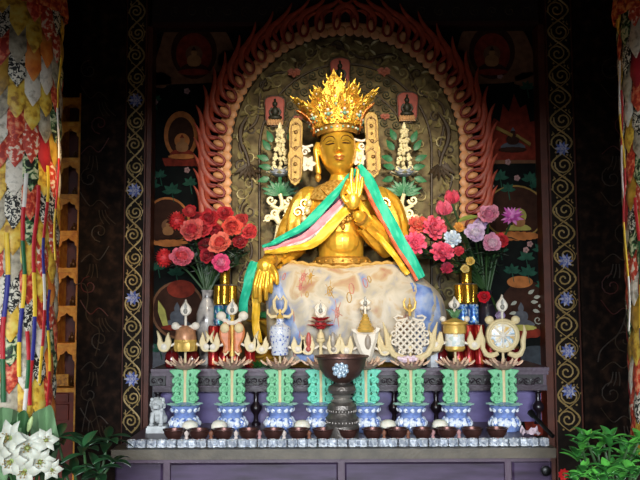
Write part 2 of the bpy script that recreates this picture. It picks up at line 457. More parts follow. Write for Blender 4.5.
for (x, y, a) in ((531, 292, -.6), (537, 297, -.2), (541, 306, .1), (536, 311, .3), (514, 303, 2.6), (513, 313, 2.9), (534, 302, 0)):
    wl.petal(at(x-3*math.cos(a), y-3*math.sin(a), MY-.02), (math.cos(a), 0, -math.sin(a)), (0, -1, 0), mys*7, mys*1.8, .2, .2, 4, 2, th=.001)
wl.tube([at(x, y, MY-.02) for x, y in spiral(538, 320, 5, 1.2, 0, 1, 10)], mys*.6, 5)
wl.build('painted_leaf_spray', mat('mural_white', 'a8a898', .6), mural)
lf = MB()
for (x, y, r) in ((152, 186, 9), (172, 192, 10), (158, 268, 9), (190, 184, 8), (176, 274, 9), (500, 178, 9), (530, 180, 9), (508, 190, 8), (537, 186, 8), (528, 274, 10), (512, 272, 9), (543, 286, 8), (500, 250, 9), (540, 250, 8), (526, 258, 9), (160, 350, 9), (155, 100, 7), (160, 176, 7), (527, 88, 8), (545, 240, 7)):
    for k in range(5):
        a = -PI/2+(k-2)*.75+random.uniform(-.15, .15)
        lf.petal(at(x, y, MY-.008), (math.cos(a), 0, -math.sin(a)), (0, -1, 0), mys*r, mys*r*.26, .2, .12, 4, 2, th=.001)
    lf.tube([at(x, y, MY-.006), at(x+2, y+10, MY-.006)], mys*.6, 5)
lf.build('painted_foliage', m_green, mural)
pf = MB()
for (x, y) in ((187, 91), (155, 102), (152, 178), (187, 170), (508, 162), (546, 168), (491, 186), (500, 76), (526, 250), (530, 244), (160, 258), (152, 140), (544, 94), (517, 178), (545, 134)):
    for k in range(5):
        a = 2*PI*k/5; pf.ell(at(x+1.8*math.cos(a), y+1.8*math.sin(a), MY-.008), (mys*1.5, .004, mys*1.5), 6, 4)
pf.build('painted_blossom', m_pink, mural)
# pale worn strip and rocks at the bottom of the mural
paint('painted_rocks', [(smoothp([(148, 350), (160, 344), (176, 352), (186, 366), (170, 368), (150, 372)]), m_grey), (smoothp([(150, 430), (150, 384), (160, 378), (168, 392), (166, 430)]), m_grey)])
paint('painted_rocks', [(smoothp([(512, 356), (530, 346), (552, 350), (552, 372), (520, 372)]), mat('mural_slate', '3c4248', .75, 0, .3, 30, spec=.12)), (smoothp([(526, 430), (528, 384), (540, 372), (548, 380), (549, 430)]), m_red)])
# ------------------------------------------------------------------ mandorla (carved back plate with flame border)
AY = 4.3; ACX, ACY = 345.5, 150; as_ = pm(AY)
plate_m = patterned('mandorla_olive', ['352b16', '68593a', '827850'], 18, .6, .1, bump=.25, spec=.25)
relief_m = mat('mandorla_relief', '8c8054', .45, .2, .3, 30, .1)
relief_dk = mat('mandorla_brown', '382814', .5, .15, .3, 30)
scale_m = mat('mandorla_cloud_scale', '4c4a34', .5, .1, .3, 30)
flame_m = mat('flame_red', 'a8442c', .45, 0, .25, 25, .1)
flame_in = mat('flame_peach', 'd89a68', .45, 0, .15, 25)
flame_dk = mat('flame_crimson', '8a2820', .45, 0, .25, 25)
mand = thing('mandorla', (at(ACX, 430, AY).x, AY, SZ), 'tall arched olive back plate edged with red carved flames behind the statue', 'mandorla')
def arch(r, bot=366, n=40, squash=.0):
    pts = [(ACX-r*(1-squash), bot)]
    for i in range(n+1):
        t = PI+PI*i/n; pts.append((ACX+r*math.cos(t), ACY+r*math.sin(t)))
    pts.append((ACX+r*(1-squash), bot)); return pts
def slab(name, r, y0, y1, m, bev=0):
    P = px_poly(arch(r), AY); zmin = SZ
    P = [(x, max(z, zmin)) for x, z in P]
    return MB().plate(P, y0, y1, bev).build(name, m, mand)
pl = slab('back_plate', 121, AY, AY+.05, plate_m)
inner = slab('inner_plate', 85, AY-.015, AY+.01, plate_m, .006)
def arch_tube(r, rad, y, bot=366): return MB().tube([at(x, yy, y) for x, yy in arch(r, bot)], as_*rad, 6)
arch_tube(86, 1.4, AY-.014).build('inner_rim', relief_dk, mand)
arch_tube(115, 1.8, AY-.008).build('outer_rim', relief_dk, mand)
# vine scrolls in the outer band
vb = MB(); vd = MB()
random.seed(3)
def band_pt(t, r):
    """t runs along the band from lower left over the top to lower right (0..1)"""
    side = 150.; arc = PI*r; tot = 2*side+arc; d = t*(2*150+PI*100)*tot/(2*150+PI*100)
    if d < side: return (ACX-r, ACY+side-d, (0, -1))
    if d > side+arc: return (ACX+r, ACY+(d-side-arc), (0, 1))
    a = PI+(d-side)/r
    return (ACX+r*math.cos(a), ACY+r*math.sin(a), (-math.sin(a), math.cos(a)))
prev = []
for i in range(121):
    t = i/120; off = 6.5*math.sin(t*2*PI*9); prev.append(band_pt(t, 100+off)[:2])
vd.tube([at(x, y, AY-.006) for x, y in prev], as_*1.5, 6, flat=.6)
for i in range(44):
    t = (i+.5)/44; sg = 1 if i % 2 else -1
    x, y, d = band_pt(t, 100+sg*4)
    mb = vb if i % 3 else vd
    a0 = random.uniform(0, 6.28)
    mb.tube([at(px, py, AY-.007) for px, py in spiral(x, y, random.uniform(5, 8), 1.3, a0, sg, 12)], [as_*1.3, as_*.6], 5, flat=.7)
    for k in range(3):
        a = a0+k*2.1; L = random.uniform(7, 12)
        vb.petal(at(x+5*math.cos(a), y+5*math.sin(a), AY-.004), (math.cos(a), -.1, -math.sin(a)), (0, -1, 0), as_*L, as_*2.2, .4, .5, 5, 2, th=.002)
# two large drooping leaves on the side bands
for cx, sg in ((442, 1), (247, -1)):
    vd.tube(px_line([(cx-sg*4, 112), (cx+sg*5, 126), (cx+sg*6, 140), (cx, 156), (cx-sg*2, 166)], AY-.012, 5), [as_*1, as_*3, as_*2, as_*1.6], 6, flat=.5)
    for k in range(6):
        a = PI/2+(k-2.5)*.36
        vd.petal(at(cx-sg*1, 164, AY-.01), (math.cos(a), -.1, -math.sin(a)), (0, -1, 0), as_*18, as_*2.4, .3, .3, 5, 2, th=.003)
vb.build('vine_relief', relief_m, pl); vd.build('vine_stem', relief_dk, pl)
# rows of cloud scales around the crown
cs = MB()
for row, r in enumerate((77, 67, 57, 47)):
    n = int(r*2.2/8)
    for k in range(n):
        a = PI+(.08+.84*(k+.5*(row % 2)+.25)/n)*PI
        x, y = ACX-2+r*math.cos(a), 146+r*math.sin(a)
        cs.tube([at(px, py, AY-.02) for px, py in spiral(x, y, 4.6, 1.5, PI*.2, 1, 11)], as_*.8, 5)
cs.build('cloud_scales', scale_m, inner)
# side plants carved on the inner plate
sv = MB()
for sg in (-1, 1):
    for k in range(7):
        y = 128+k*17; x = ACX+sg*(72+3*math.sin(k*2))
        sv.tube([at(px, py, AY-.02) for px, py in spiral(x, y, 6.5, 1.4, k*1.3, sg, 12)], [as_*1.2, as_*.6], 5)
        sv.petal(at(x-sg*6, y, AY-.016), (-sg*.6, -.1, .6), (0, -1, 0), as_*10, as_*2.4, .4, .5, 5, 2, th=.002)
sv.build('plant_relief', relief_m, inner)
bt = arch_tube(62, 1.0, AY-.016, 240); bt.build('halo_line', relief_dk, inner)
# red niches with small buddhas, and pink blossoms
niche_red = mat('niche_red', 'a83e30', .5, 0, .2, 30); niche_dk = mat('niche_green', '2c2c20', .5, 0, .2, 30); niche_base = mat('niche_lotus', 'd8a878', .5, 0, .2, 30)
for (cx, cy, w) in ((275, 112, 11), (340, 74, 11), (407, 108, 11.5)):
    P = smoothp([(cx-w*.75, cy+15), (cx-w*.95, cy), (cx-w, cy-11), (cx-w*.6, cy-15), (cx, cy-16), (cx+w*.6, cy-15), (cx+w, cy-11), (cx+w*.95, cy), (cx+w*.75, cy+15)], 3)
    P2 = [(cx+(x-cx)*.86, cy+(y-cy)*.88) for x, y in P]
    n = MB(); n.plate(px_poly(P, AY), AY-.03, AY-.014, .004).build('niche_border', relief_dk, inner)
    n = MB(); n.plate(px_poly(P2, AY), AY-.036, AY-.02, .003); no = n.build('niche', niche_red, inner)
    b = MB(); Y = AY-.042
    b.ell(at(cx, cy-8, Y), (as_*2.6, .012, as_*3)); b.ell(at(cx, cy-1, Y), (as_*3.8, .014, as_*5)); b.ell(at(cx, cy+5.5, Y), (as_*7, .016, as_*2.8)); b.ell(at(cx, cy-12, Y), (as_*1.2, .008, as_*1.6))
    for s in (-1, 1): b.tube(px_line([(cx+s*3, cy-4), (cx+s*5.2, cy), (cx+s*3, cy+4)], Y, 4), as_*1.2, 6)
    b.build('buddha_relief', niche_dk, no)
    l = MB()
    for k in range(6):
        l.ell(at(cx-6.5+k*2.6, cy+10, Y), (as_*2.0, .016, as_*3.2), 8, 6)
    l.bbox(at(cx-8, cy, Y).x, at(cx+8, cy, Y).x, Y-.006, Y+.02, at(cx, cy+13, Y).z, at(cx, cy+11.5, Y).z)
    l.build('lotus_seat', niche_base, no)
for (cx, cy) in ((294, 72), (384, 71), (385, 116), (298, 118)):
    b = MB(); small = cy > 100
    for k in range(5):
        a = PI*(.05+.9*k/4); d = (math.cos(a), -.3, -math.sin(a)*.7+.2)
        b.petal(at(cx, cy, AY-.02), d, (0, -1, 0), as_*(5 if small else 7), as_*(2 if small else 3), .4, -.4, 5, 2, th=.003)
    b.ell(at(cx, cy, AY-.024), (as_*2.5, .01, as_*2))
    b.build('relief_blossom', mat('relief_pink', 'b06a58', .5, 0, .25, 60), inner)
# inner scalloped peach strip of the flame border
sc = MB()
flames = []
side = 80.; r0 = 120.; arc = PI*r0; tot = 2*side+arc
NB = 62
def bord(d, r):
    if d < side: return ACX-r, ACY+side-d, (-1., 0.), (0., -1.)
    if d > side+arc: return ACX+r, ACY+(d-side-arc), (1., 0.), (0., 1.)
    a = PI+(d-side)/r0; return ACX+r*math.cos(a), ACY+r*math.sin(a), (math.cos(a), math.sin(a)), (-math.sin(a), math.cos(a))
for k in range(NB):
    x, y, n_, t_ = bord(tot*(k+.5)/NB, 119)
    sc.ell(at(x, y, AY-.014), (as_*5.4, .008, as_*5.4), 12, 6)
sc.tube([at(*bord(tot*i/80, 124)[:2], AY-.004) for i in range(81)], as_*4, 8, flat=.35)
sc.build('scalloped_rim', flame_in, mand)
# flame tongues: loop with peach eye and a long tail that sweeps towards the top
NF = 34
for k in range(NF):
    d = tot*(k+.5)/NF; x, y, n_, t_ = bord(d, 126)
    sg = 1 if d < tot/2 else -1
    top = 1-abs(d-tot/2)/(tot/2)
    tx, ty = t_[0]*sg, t_[1]*sg                      # along the border, towards the top
    lean = .95*(1-.55*max(0, (top-.8)/.2))
    Yf = AY-.035
    def P(a, b, dy=0.): return (x+n_[0]*a+tx*b*lean, y+n_[1]*a+ty*b*lean, dy)
    jt = random.uniform(-1, 1)
    loop = [P(9, 0), P(3, -5), P(-3, -6), P(-5, -1.5), P(-1.5, 3.5), P(5, 6), P(12, 7)]
    tail = [P(-2, -6.5), P(6, -5), P(12, -.5), P(16.5, 7), P(18, 16+jt), P(19.5, 25+jt), P(22.5, 33+jt), P(26, 39+jt)]
    tail2 = [P(3, 5), P(9, 5), P(12.5, 11), P(13.5, 18), P(13, 25+jt)]
    fm = MB()
    fm.tube(px_line(tail, Yf, 4), [as_*1.4, as_*2.6, as_*3.4, as_*3.6, as_*3.1, as_*2.3, as_*1.5, as_*.3], 8, flat=.8)
    fm.tube(px_line(tail2, Yf-.004, 4), [as_*1.4, as_*2.4, as_*2.0, as_*.4], 7)
    fm.cur = 1
    fm.tube(px_line(loop, Yf-.012, 4), [as_*.9, as_*1.3, as_*1.3, as_*1.0], 6)
    fo = fm.build('flame', [flame_m, flame_dk], mand)
    e = MB(); q = P(1.2, -.8); ang = math.atan2(-(n_[1]+ty*.35), n_[0]+tx*.35)
    e.ell(at(q[0], q[1], Yf-.006), (as_*5.6, .012, as_*3.1), 10, 6, Matrix.Rotation(-ang, 3, 'Y'))
    e.build('flame_eye', flame_in, fo)
# ------------------------------------------------------------------ lotus stalk ornaments either side of the head
stalk_white = mat('stalk_cream', 'e8ddb0', .45, .1, .15, 50); lotus_bw = mat('stalk_lotus_grey', '8f97a6', .5, 0, .25, 80); stalk_green = mat('stalk_green', '2f7048', .45, 0, .35, 40)
def stalk(cx, flip, label):
    Y = 4.14; s = pm(Y)
    t = thing('carved_lotus_stalk', (at(cx, 368, Y).x, Y, SZ), label, 'ornament', 'carved lotus stalks beside the head')
    X = lambda dx: cx+flip*dx
    st = MB(); st.tube(px_line([(X(-2), 225), (X(-6), 245), (X(-10), 258), (X(-6), 300), (X(0), 366.5)], Y, 5), s*1.6, 8); st.cur = 0
    g = at(X(0), 366, Y); st.lathe((g.x, Y, SZ), [(s*7, 0), (s*7, s*3), (s*2, s*6)], 14)
    st.build('stalk', stalk_white, t)
    sc_ = MB()
    for (x, y, r, a, d) in ((-9, 200, 5, 0, 1), (9, 200, 5, PI, -1), (-5, 213, 4.5, 1, 1), (7, 212, 5, 2.4, -1), (-12, 219, 4, 0, -1), (13, 219, 4, PI, 1)):
        sc_.tube([at(px, py, Y-.015) for px, py in spiral(X(x), y, r, 1.3, a if flip > 0 else PI-a, d*flip, 12)], [s*1.7, s*.9], 6)
    sc_.tube(px_line([(X(-9), 205), (X(0), 209), (X(9), 205)], Y-.015, 5), s*1.9, 7)
    sc_.tube(px_line([(X(0), 194), (X(2), 205), (X(-3), 214), (X(0), 224)], Y-.012, 5), s*2.1, 7)
    sc_.tube(px_line([(X(-17), 221), (X(-6), 218), (X(0), 223), (X(8), 217), (X(18), 221)], Y-.015, 5), [s*.6, s*2, s*2.6, s*2, s*.6], 7)
    sc_.build('scroll', stalk_white, t)
    lv = MB()
    for k in range(11):
        a = PI*(.02+.96*k/10); L = 15 if k % 2 else 12
        lv.petal(at(X(0), 194, Y), (math.cos(a), -.25, math.sin(a)*.9), (0, -1, 0), s*(L+5*abs(math.cos(a))), s*2.6, .3, -.5, 6, 2, th=.002)
    for (x, y, a) in ((-17, 150, 2.2), (-19, 160, 2.8), (17, 150, .9), (19, 160, .3), (-15, 168, 3.0), (16, 168, .2), (-18, 178, -2.8), (18, 178, -.3), (14, 140, 1.1), (-13, 142, 2)):
        lv.petal(at(X(x*.6), y, Y+.02), (math.cos(a)*flip, -.1, math.sin(a)), (0, -1, 0), s*13, s*3.2, .3, .5, 6, 2, th=.002)
    lv.tube([at(X(0), 194, Y), at(X(0), 170, Y)], s*2, 7)
    lv.build('leaves', stalk_green, t)
    lo = MB(); c = at(X(0), 175, Y)
    for ring, (n, L, rise) in enumerate(((12, 15, -.05), (10, 12, .35))):
        for k in range(n):
            a = 2*PI*(k+.5*ring)/n
            lo.cur = k % 2
            lo.petal(c, (math.cos(a), math.sin(a)*.6, rise), (0, 0, 1), s*L, s*3.4, .4, .7, 5, 2, th=.002)
    lo.cur = 0; lo.lathe(c, [(s*3, -s*2), (s*8, 0), (s*8, s*4), (s*6, s*5)], 14)
    lo.build('lotus', [lotus_bw, stalk_white], t)
    bd = MB()
    random.seed(5)
    for j in range(9):
        y = 168-j*4.6; w = 7.5*(1-j/11)
        for k in range(3):
            bd.ell(at(X(w*(k-1)*.75+random.uniform(-1, 1)), y+random.uniform(-1, 1), Y-.01-.008*(k == 1)), (s*2.1, .012, s*2.5), 8, 6)
        if j % 2 == 0:
            for q in (-1, 1): bd.tube([at(px, py, Y-.02) for px, py in spiral(X(q*w*.8), y, 2.8, 1.2, 0, q, 9)], s*.9, 5)
    bd.petal(at(X(0), 130, Y), (0, -.05, 1), (0, -1, 0), s*8, s*2, .3, .1, 5, 3, th=.003)
    bd.build('bud_spire', stalk_white, t)
stalk(280, 1, 'cream carved lotus stalk with green leaves left of the golden head')
stalk(404, -1, 'cream carved lotus stalk with green leaves right of the golden head')
# ------------------------------------------------------------------ altar table and raised step
LY = 3.2
tx0, tx1 = at(111, 447, LY).x, at(556, 447, LY).x
tab = thing('altar_table', ((tx0+tx1)/2, LY, 0), 'long purple brown altar table with a worn pale front ledge', 'table')
zl0 = at(340, 459, LY).z
m = MB(); m.bbox(tx0, tx1, LY, LY+.12, zl0, TZ); m.build('ledge', wood_lt, tab)
m = MB(); m.bbox(tx0+.01, tx1-.01, LY+.12, 4.18, zl0, TZ); m.build('table_top', wood, tab)
m = MB(); m.bbox(tx0+.015, tx1-.015, LY+.03, 4.18, 0, zl0); cab = m.build('cabinet', wood, tab)
fr_m = mat('cabinet_rail', '33242f', .35, 0, .25, 10, .1, 60)
for a, b in ((112, 164), (167, 340), (343, 508), (511, 555)):
    xa, xb = at(a, 465, LY).x+.008, at(b, 465, LY).x-.008
    m = MB(); z0, z1 = .1, zl0-.018
    m.plate([(xa, z0), (xb, z0), (xb, z1), (xa, z1)], LY+.012, LY+.035, .008); m.build('door_panel', patterned('panel_wood', ['2a1e2c', '3c2e44', '4a3a54'], 5, .3, stretch=(1, 1, 6), detail=5), cab)
m = MB(); k_ = at(545, 470, LY-.01)
m.lathe(k_, [(.012, -.004), (.014, .004), (.02, .012), (.02, .02), (.012, .026)], 14, R=Matrix.Rotation(PI/2, 3, 'X')); m.build('door_knob', mat('black_iron', '0d0c0d', .4, .3, .1), cab)

SY = 3.8
sx0, sx1 = at(152, 400, SY).x, at(548, 400, SY).x
step = thing('altar_step', ((sx0+sx1)/2, SY, TZ), 'raised purple step behind the torma stands with carved frieze', 'altar step')
z_a, z_b, z_c = at(340, 375, SY).z, at(340, 386, SY).z, at(340, 391, SY).z
m = MB()
prof = [(-.035, 0), (-.04, -.008), (-.035, -.016), (-.02, -.022), (-.012, -.03), (0, -.034)]
rows = [[(sx0, SY+o, SZ+z) for o, z in prof], [(sx1, SY+o, SZ+z) for o, z in prof]]
m.bbox(sx0, sx1, SY-.035, 4.4, SZ-.016, SZ); m.bbox(sx0, sx1, SY-.02, 4.4, SZ-.034, SZ-.016); m.build('step_top', wood, step)
m = MB(); m.bbox(sx0+.005, sx1-.005, SY, 4.4, z_c, SZ-.034); fz = m.build('frieze', wood, step)
m = MB(); m.bbox(sx0+.005, sx1-.005, SY-.012, SY+.01, z_c, z_b); m.build('frieze_moulding', fr_m, step)
m = MB(); m.bbox(sx0+.005, sx1-.005, SY+.1, 4.4, TZ, z_c); m.build('recess_panel', patterned('recess_wood', ['4a4064', '5c5080', '665c8c'], 4, .32, stretch=(2, 1, 5), detail=4), step)
carve = mat('carved_black_wood', '15100f', .4, 0, .3, 40)
s = pm(SY)
for cx, w in ((158, 8), (211, 14), (258, 13), (300, 10), (390, 10), (433, 11), (480, 12), (530, 13)):
    m = MB(); c = at(cx, 381, SY)
    m.plate([(c.x-w*s, z_b+.004), (c.x+w*s, z_b+.004), (c.x+w*s, z_a+.012), (c.x-w*s, z_a+.012)], SY-.006, SY+.004, .002)
    m.cur = 1
    for k in range(int(w/3.2)):
        xx = cx-w+4+k*2*(w-3)/max(1, int(w/3.2)-.5)
        m.tube([at(x, y, SY-.008) for x, y in spiral(xx, 381, 3.6, 1.4, k, 1 if k % 2 else -1, 10)], s*.8, 5)
    m.build('frieze_carving', [carve, mat('carving_relief', '2c2328', .4, 0, .2, 40)], fz)
for cx in (158, 256, 394, 436, 538):
    m = MB(); c = at(cx, 400, SY+.03); h = z_c-TZ
    m.lathe((c.x, SY+.03, TZ), [(r*s, z*h) for r, z in ((4.5, 0), (4.5, .06), (2.4, .12), (2.2, .3), (3.5, .36), (5.6, .44), (5.8, .5), (5.4, .56), (3.2, .64), (2.4, .7), (2.6, .9), (4.2, .94), (4.2, 1))], 16)
    m.build('turned_baluster', mat('baluster_wood', '1a1218', .3, 0, .2, 20), step)

# ------------------------------------------------------------------ torma stands with the eight emblems
porc = patterned('blue_white_petals', ['eef2f6', 'd4deee', '7f96cc', '4c66b0'], 55, .25, stops=[.46, .53, .58, .66], coat=.4)
blue = mat('glaze_blue', '7a90c6', .25, 0, .25, 60, coat=.4)
white = mat('glaze_white', 'dfe4ea', .3, 0, .08, 60, coat=.4)
leafgreen = mat('jade_green', '6cb884', .45, 0, .2, 70, .1, 150); leafgreen2 = mat('turquoise_green', '5cc4a4', .45, 0, .2, 70, .1, 150)
leafgap = mat('leaf_gap_shade', '1c5a3a', .5, 0, .25, 70)
lotus_m = mat('lotus_bronze', 'a48474', .45, .1, .25, 60); tip_m = mat('lotus_tip_cream', 'eec8a8', .45, 0, .1, 60)
orange_m = mat('orange_glaze', 'd8804e', .4, 0, .3, 30); red_m = mat('red_lacquer', 'a8262a', .35, 0, .25, 40)
gold_butter = mat('gold_butter', 'd9b25a', .4, .3, .15, 60); grey_m = mat('bud_grey', '8d8a80', .4, .1, .2, 60); copper_pink = mat('canopy_copper', 'c08862', .4, .2, .25, 60)
porc_fine = patterned('blue_flower_porcelain', ['d8dce4', 'ccd2e0', '7084c4', '3c56a8'], 85, .22, stops=[.5, .56, .6, .68], coat=.5)
pearl = patterned('pearl_inlay', ['f4f0e4', 'dfe6ea', 'c8d6cc', 'efe0c0'], 60, .25, kind='cells', stops=[.1, .4, .6, .9])
VY = 3.66
def stand(cx, sym, label, green, bud=(315, 296), wing=(22, 352, 326), wing_on=True):
    Y = VY; s = pm(Y); x0 = at(cx, 400, Y).x
    zf = lambda py: at(cx, py, Y).z
    P = lambda dx, py, dd=0.: Vector((x0+dx*s, Y+dd, zf(py)))
    C = (x0, Y, 0)
    t = thing('butter_sculpture_stand', (x0, Y, TZ), label, 'torma stand', 'eight butter sculpture stands on the altar')
    zb = TZ
    L = lambda pr: [(r*s, zf(y) if y < 428 else zb) for r, y in pr]
    # base: blue and white double lotus
    b = MB(); b.lathe(C, L([(15, 429), (15.5, 426), (13, 420), (10.5, 415), (11.5, 411), (14, 408), (14.5, 405), (10, 404), (4, 402)]), 26)
    bo = b.build('lotus_base', blue, t)
    pt = MB()
    for k in range(12):
        a = 2*PI*k/12; d = Vector((math.cos(a), math.sin(a), 0))
        pt.cur = 0; pt.ell(Vector((x0, Y, zf(421)))+d*s*13.2, (s*3.6, s*2.2, s*5), 8, 6, Matrix.Rotation(a-PI/2, 3, 'Z') @ Matrix.Rotation(.35, 3, 'X'))
        pt.cur = 1; pt.ell(Vector((x0, Y, zf(423)))+d*s*14.6, (s*1.9, s*1.8, s*2.7), 8, 6, Matrix.Rotation(a-PI/2, 3, 'Z'))
        pt.cur = 0; pt.ell(Vector((x0, Y, zf(409)))+d*s*13, (s*2.6, s*1.8, s*2.6), 8, 5, Matrix.Rotation(a-PI/2, 3, 'Z'))
    pt.build('base_petals', [porc, white], bo)
    cl = MB(); n = 16
    for k in range(n):
        a = 2*PI*k/n
        cl.petal(Vector((x0, Y, zf(404)))+Vector((math.cos(a), math.sin(a), 0))*s*9, (math.cos(a), math.sin(a), -.1), (0, 0, 1), s*9, s*2, .4, .4, 4, 2, th=.0015)
    cl.build('green_collar', mat('collar_green', '9cc4b4', .4, 0, .2, 60), t)
    # column: cream rod between two fretted green leaves
    r = MB(); r.lathe(C, L([(2.6, 404), (1.9, 402), (1.9, 371), (2.6, 369)]), 12); r.build('rod', cream, t)
    for sg in (-1, 1):
        o = [(1.5, 403), (8, 404), (13, 402), (16.5, 398), (13.2, 395), (15.2, 391.5), (15.4, 388), (12.8, 385.5), (15, 382.5), (15.2, 379), (12.6, 376.8), (15, 374), (18.5, 370.5), (10, 369.2), (1.5, 372)]
        pts = smooth_pts([Vector((x*sg*.84, y, 0)) for x, y in o], 3, True)
        w = MB(); w.plate([(P(p.x, p.y).x, P(p.x, p.y).z) for p in pts], Y-.006, Y+.006, .003)
        wo = w.build('fretted_leaf', green, t)
        e = MB()
        for yy, q in ((398, 1), (388.5, 1), (379.5, 1)):
            e.cur = 0; e.tube([P(px, py, -.007) for px, py in [(sg*(7.4+(x)), yy+y) for x, y in spiral(0, 0, 3.7, 1.3, 0 if sg > 0 else PI, sg, 10)]], [s*1.0, s*.6], 5)
            e.cur = 1
            e.ell(P(sg*12.2, yy-3.4, -.006), (s*1.1, .004, s*.9), 6, 4); e.ell(P(sg*5.2, yy-4.6, -.006), (s*1.2, .003, s*1.7), 6, 4); e.ell(P(sg*10.6, yy+4, -.006), (s*.9, .003, s*1.1), 6, 4); e.ell(P(sg*4.4, yy+1, -.006), (s*.7, .003, s*2.2), 6, 4)  # dark dots stand for the shade in the leaf's pierced gaps
        # back rib so the leaf reads as a wing with depth
        e.cur = 0; e.tube([P(sg*2.6, 403), P(sg*3.2, 388), P(sg*2.6, 371)], s*1.2, 6)
        e.build('leaf_scroll', [green, leafgap], wo)
    # lotus dish
    d = MB(); d.lathe(C, L([(2, 370), (6, 369.5), (10.5, 367), (12.5, 364), (11, 363), (6, 366), (2, 367)]), 20); do = d.build('lotus_dish', lotus_m, t)
    pe = MB()
    for ring, (n, rr, rise, ln) in enumerate(((11, 8, .3, 12.5), (8, 6, .8, 10.5))):
        for k in range(n):
            a = 2*PI*(k+.5*ring)/n+.1; dv = Vector((math.cos(a), math.sin(a), rise))
            b0 = Vector((x0, Y, zf(366)))+Vector((math.cos(a), math.sin(a), 0))*s*rr
            pe.cur = 0; pe.petal(b0, dv, (0, 0, 1), s*ln*.8, s*2.9, .5, .15, 4, 2, th=.0015)
            pe.cur = 1; pe.tube([b0+dv.normalized()*s*ln*.45, b0+dv.normalized()*s*ln*.8+Vector((0, 0, s*.8)), b0+dv.normalized()*s*ln+Vector((0, 0, s*2.2))], [s*1.1, s*1.0, s*.4], 5)
    pe.build('lotus_petals', [lotus_m, tip_m], do)
    st = MB(); st.lathe(C, L([(2, 367), (1.3, 364), (1.3, 346)]), 10); st.build('stem', cream, t)
    # side wings: paired flame tongues on a rounded bulb
    if wing_on:
        wx, wb, wt = wing
        for sg in (-1, 1):
            H = (wb-wt)/30.
            o = [(wx-6.6, wb-7*H), (wx-4.2, wb-1.6*H), (wx, wb), (wx+4.4, wb-2*H), (wx+6.8, wb-8*H), (wx+6.2, wb-15*H), (wx+7.4, wb-24*H), (wx+3.6, wb-18*H), (wx+1.4, wb-11.5*H), (wx-.6, wb-11.5*H), (wx-1.6, wb-16*H), (wx-4.2, wb-22*H), (wx-5.4, wb-17*H), (wx-7, wb-12*H)]
            pts = smooth_pts([Vector((x*sg, y, 0)) for x, y in o], 3, True)
            w = MB(); w.plate([(P(p.x, p.y).x, P(p.x, p.y).z) for p in pts], Y-.012, Y+.008, .003)
            wo = w.build('flame_wing', cream, t)
            e = MB(); e.ell(P(sg*wx, wb-6*H, -.009), (s*3.6, .007, s*4*H), 10, 6); e.tube([P(sg*(wx-6), wb-7*H), P(sg*(wx-8.5), wb-8*H), P(sg*(wx-11), wb-10*H, .003)], s*1.3, 6)
            e.build('wing_boss', cream2, wo)
    # bud finial
    if bud:
        b0, b1 = bud; H = b0-b1
        o = [(0, b1), (1.4, b1+H*.22), (4.4, b1+H*.45), (5.6, b1+H*.65), (4, b1+H*.88), (0, b0), (-4, b1+H*.88), (-5.6, b1+H*.65), (-4.4, b1+H*.45), (-1.4, b1+H*.22)]
        pts = smooth_pts([Vector((x, y, 0)) for x, y in o], 3, True)
        f = MB(); f.plate([(P(p.x, p.y).x, P(p.x, p.y).z) for p in pts], Y-.01, Y+.01, .005)
        f.tube([P(0, b0-2), P(0, b0+10)], s*1.3, 8)
        fo = f.build('bud_finial', cream2, t)
        g = MB(); g.ell(P(0, b1+H*.72, -.01), (s*2.2, .006, s*2.8), 10, 6); g.petal(P(0, b1+H*.6, -.013), (0, 0, 1), (0, -1, 0), s*6, s*1.4, .2, 0, 4, 2, th=.002)
        g.build('bud_heart', grey_m, fo)
    ears = lambda mb, w, y, r: [mb.ell(P(sg*w, y, -.004), (s*r, .014, s*r*.95), 12, 8) for sg in (-1, 1)]
    if sym == 'canopy':
        m = MB(); m.lathe(C, L([(10.5, 351), (11.5, 347), (10.5, 342), (9.5, 341.5)]), 24, fl=.05, flute=12); m.build('canopy_skirt', gold_butter, t)
        m = MB(); m.lathe(C, L([(10.2, 341.5), (10.8, 338), (9.5, 331), (6, 327), (2, 325.5)]), 24, fl=.03, flute=8); m.build('canopy_dome', copper_pink, t)
        m = MB(); m.lathe(C, L([(11, 342.5), (11.4, 341), (11, 339.5)]), 24); m.ell(P(0, 341, -.05), (s*2, .006, s*2)); m.build('canopy_band', gold_butter, t)
        m = MB(); ears(m, 10, 326, 4.2); m.tube(px_line([(cx-9, 326), (cx, 329), (cx+9, 326)], Y-.002, 4), s*2.4, 8); m.build('scroll_bow', cream2, t)
    if sym == 'fish':
        for sg in (-1, 1):
            o = [(1.5, 350), (2, 342), (1.5, 333), (3, 326), (7, 322), (11, 326), (12.6, 333), (11, 340), (8, 346), (9.5, 352), (6, 354), (3.5, 352)]
            pts = smooth_pts([Vector((x*sg, y, 0)) for x, y in o], 3, True)
            m = MB(); m.plate([(P(p.x, p.y).x, P(p.x, p.y).z) for p in pts], Y-.022, Y+.014, .009); fo = m.build('fish_body', orange_m, t)
            m = MB(); m.ell(P(sg*7, 328, -.022), (s*4.6, .01, s*5), 12, 8); m.petal(P(sg*4.5, 348, -.016), (sg*.35, 0, -1), (0, -1, 0), s*8, s*2.6, .3, .2, 4, 2, th=.003); m.build('fish_head', cream, fo)
        m = MB(); m.lathe(C, L([(3, 356), (2, 350), (1.4, 344), (1.6, 335), (2.4, 328), (1.6, 318), (3, 315)]), 12); m.build('gold_spine', gold_butter, t)
        m = MB(); ears(m, 11, 316, 5); m.tube(px_line([(cx-10, 318), (cx-5, 322), (cx, 323), (cx+5, 322), (cx+10, 318)], Y-.003, 4), s*2.4, 8); m.build('scroll_bow', cream2, t)
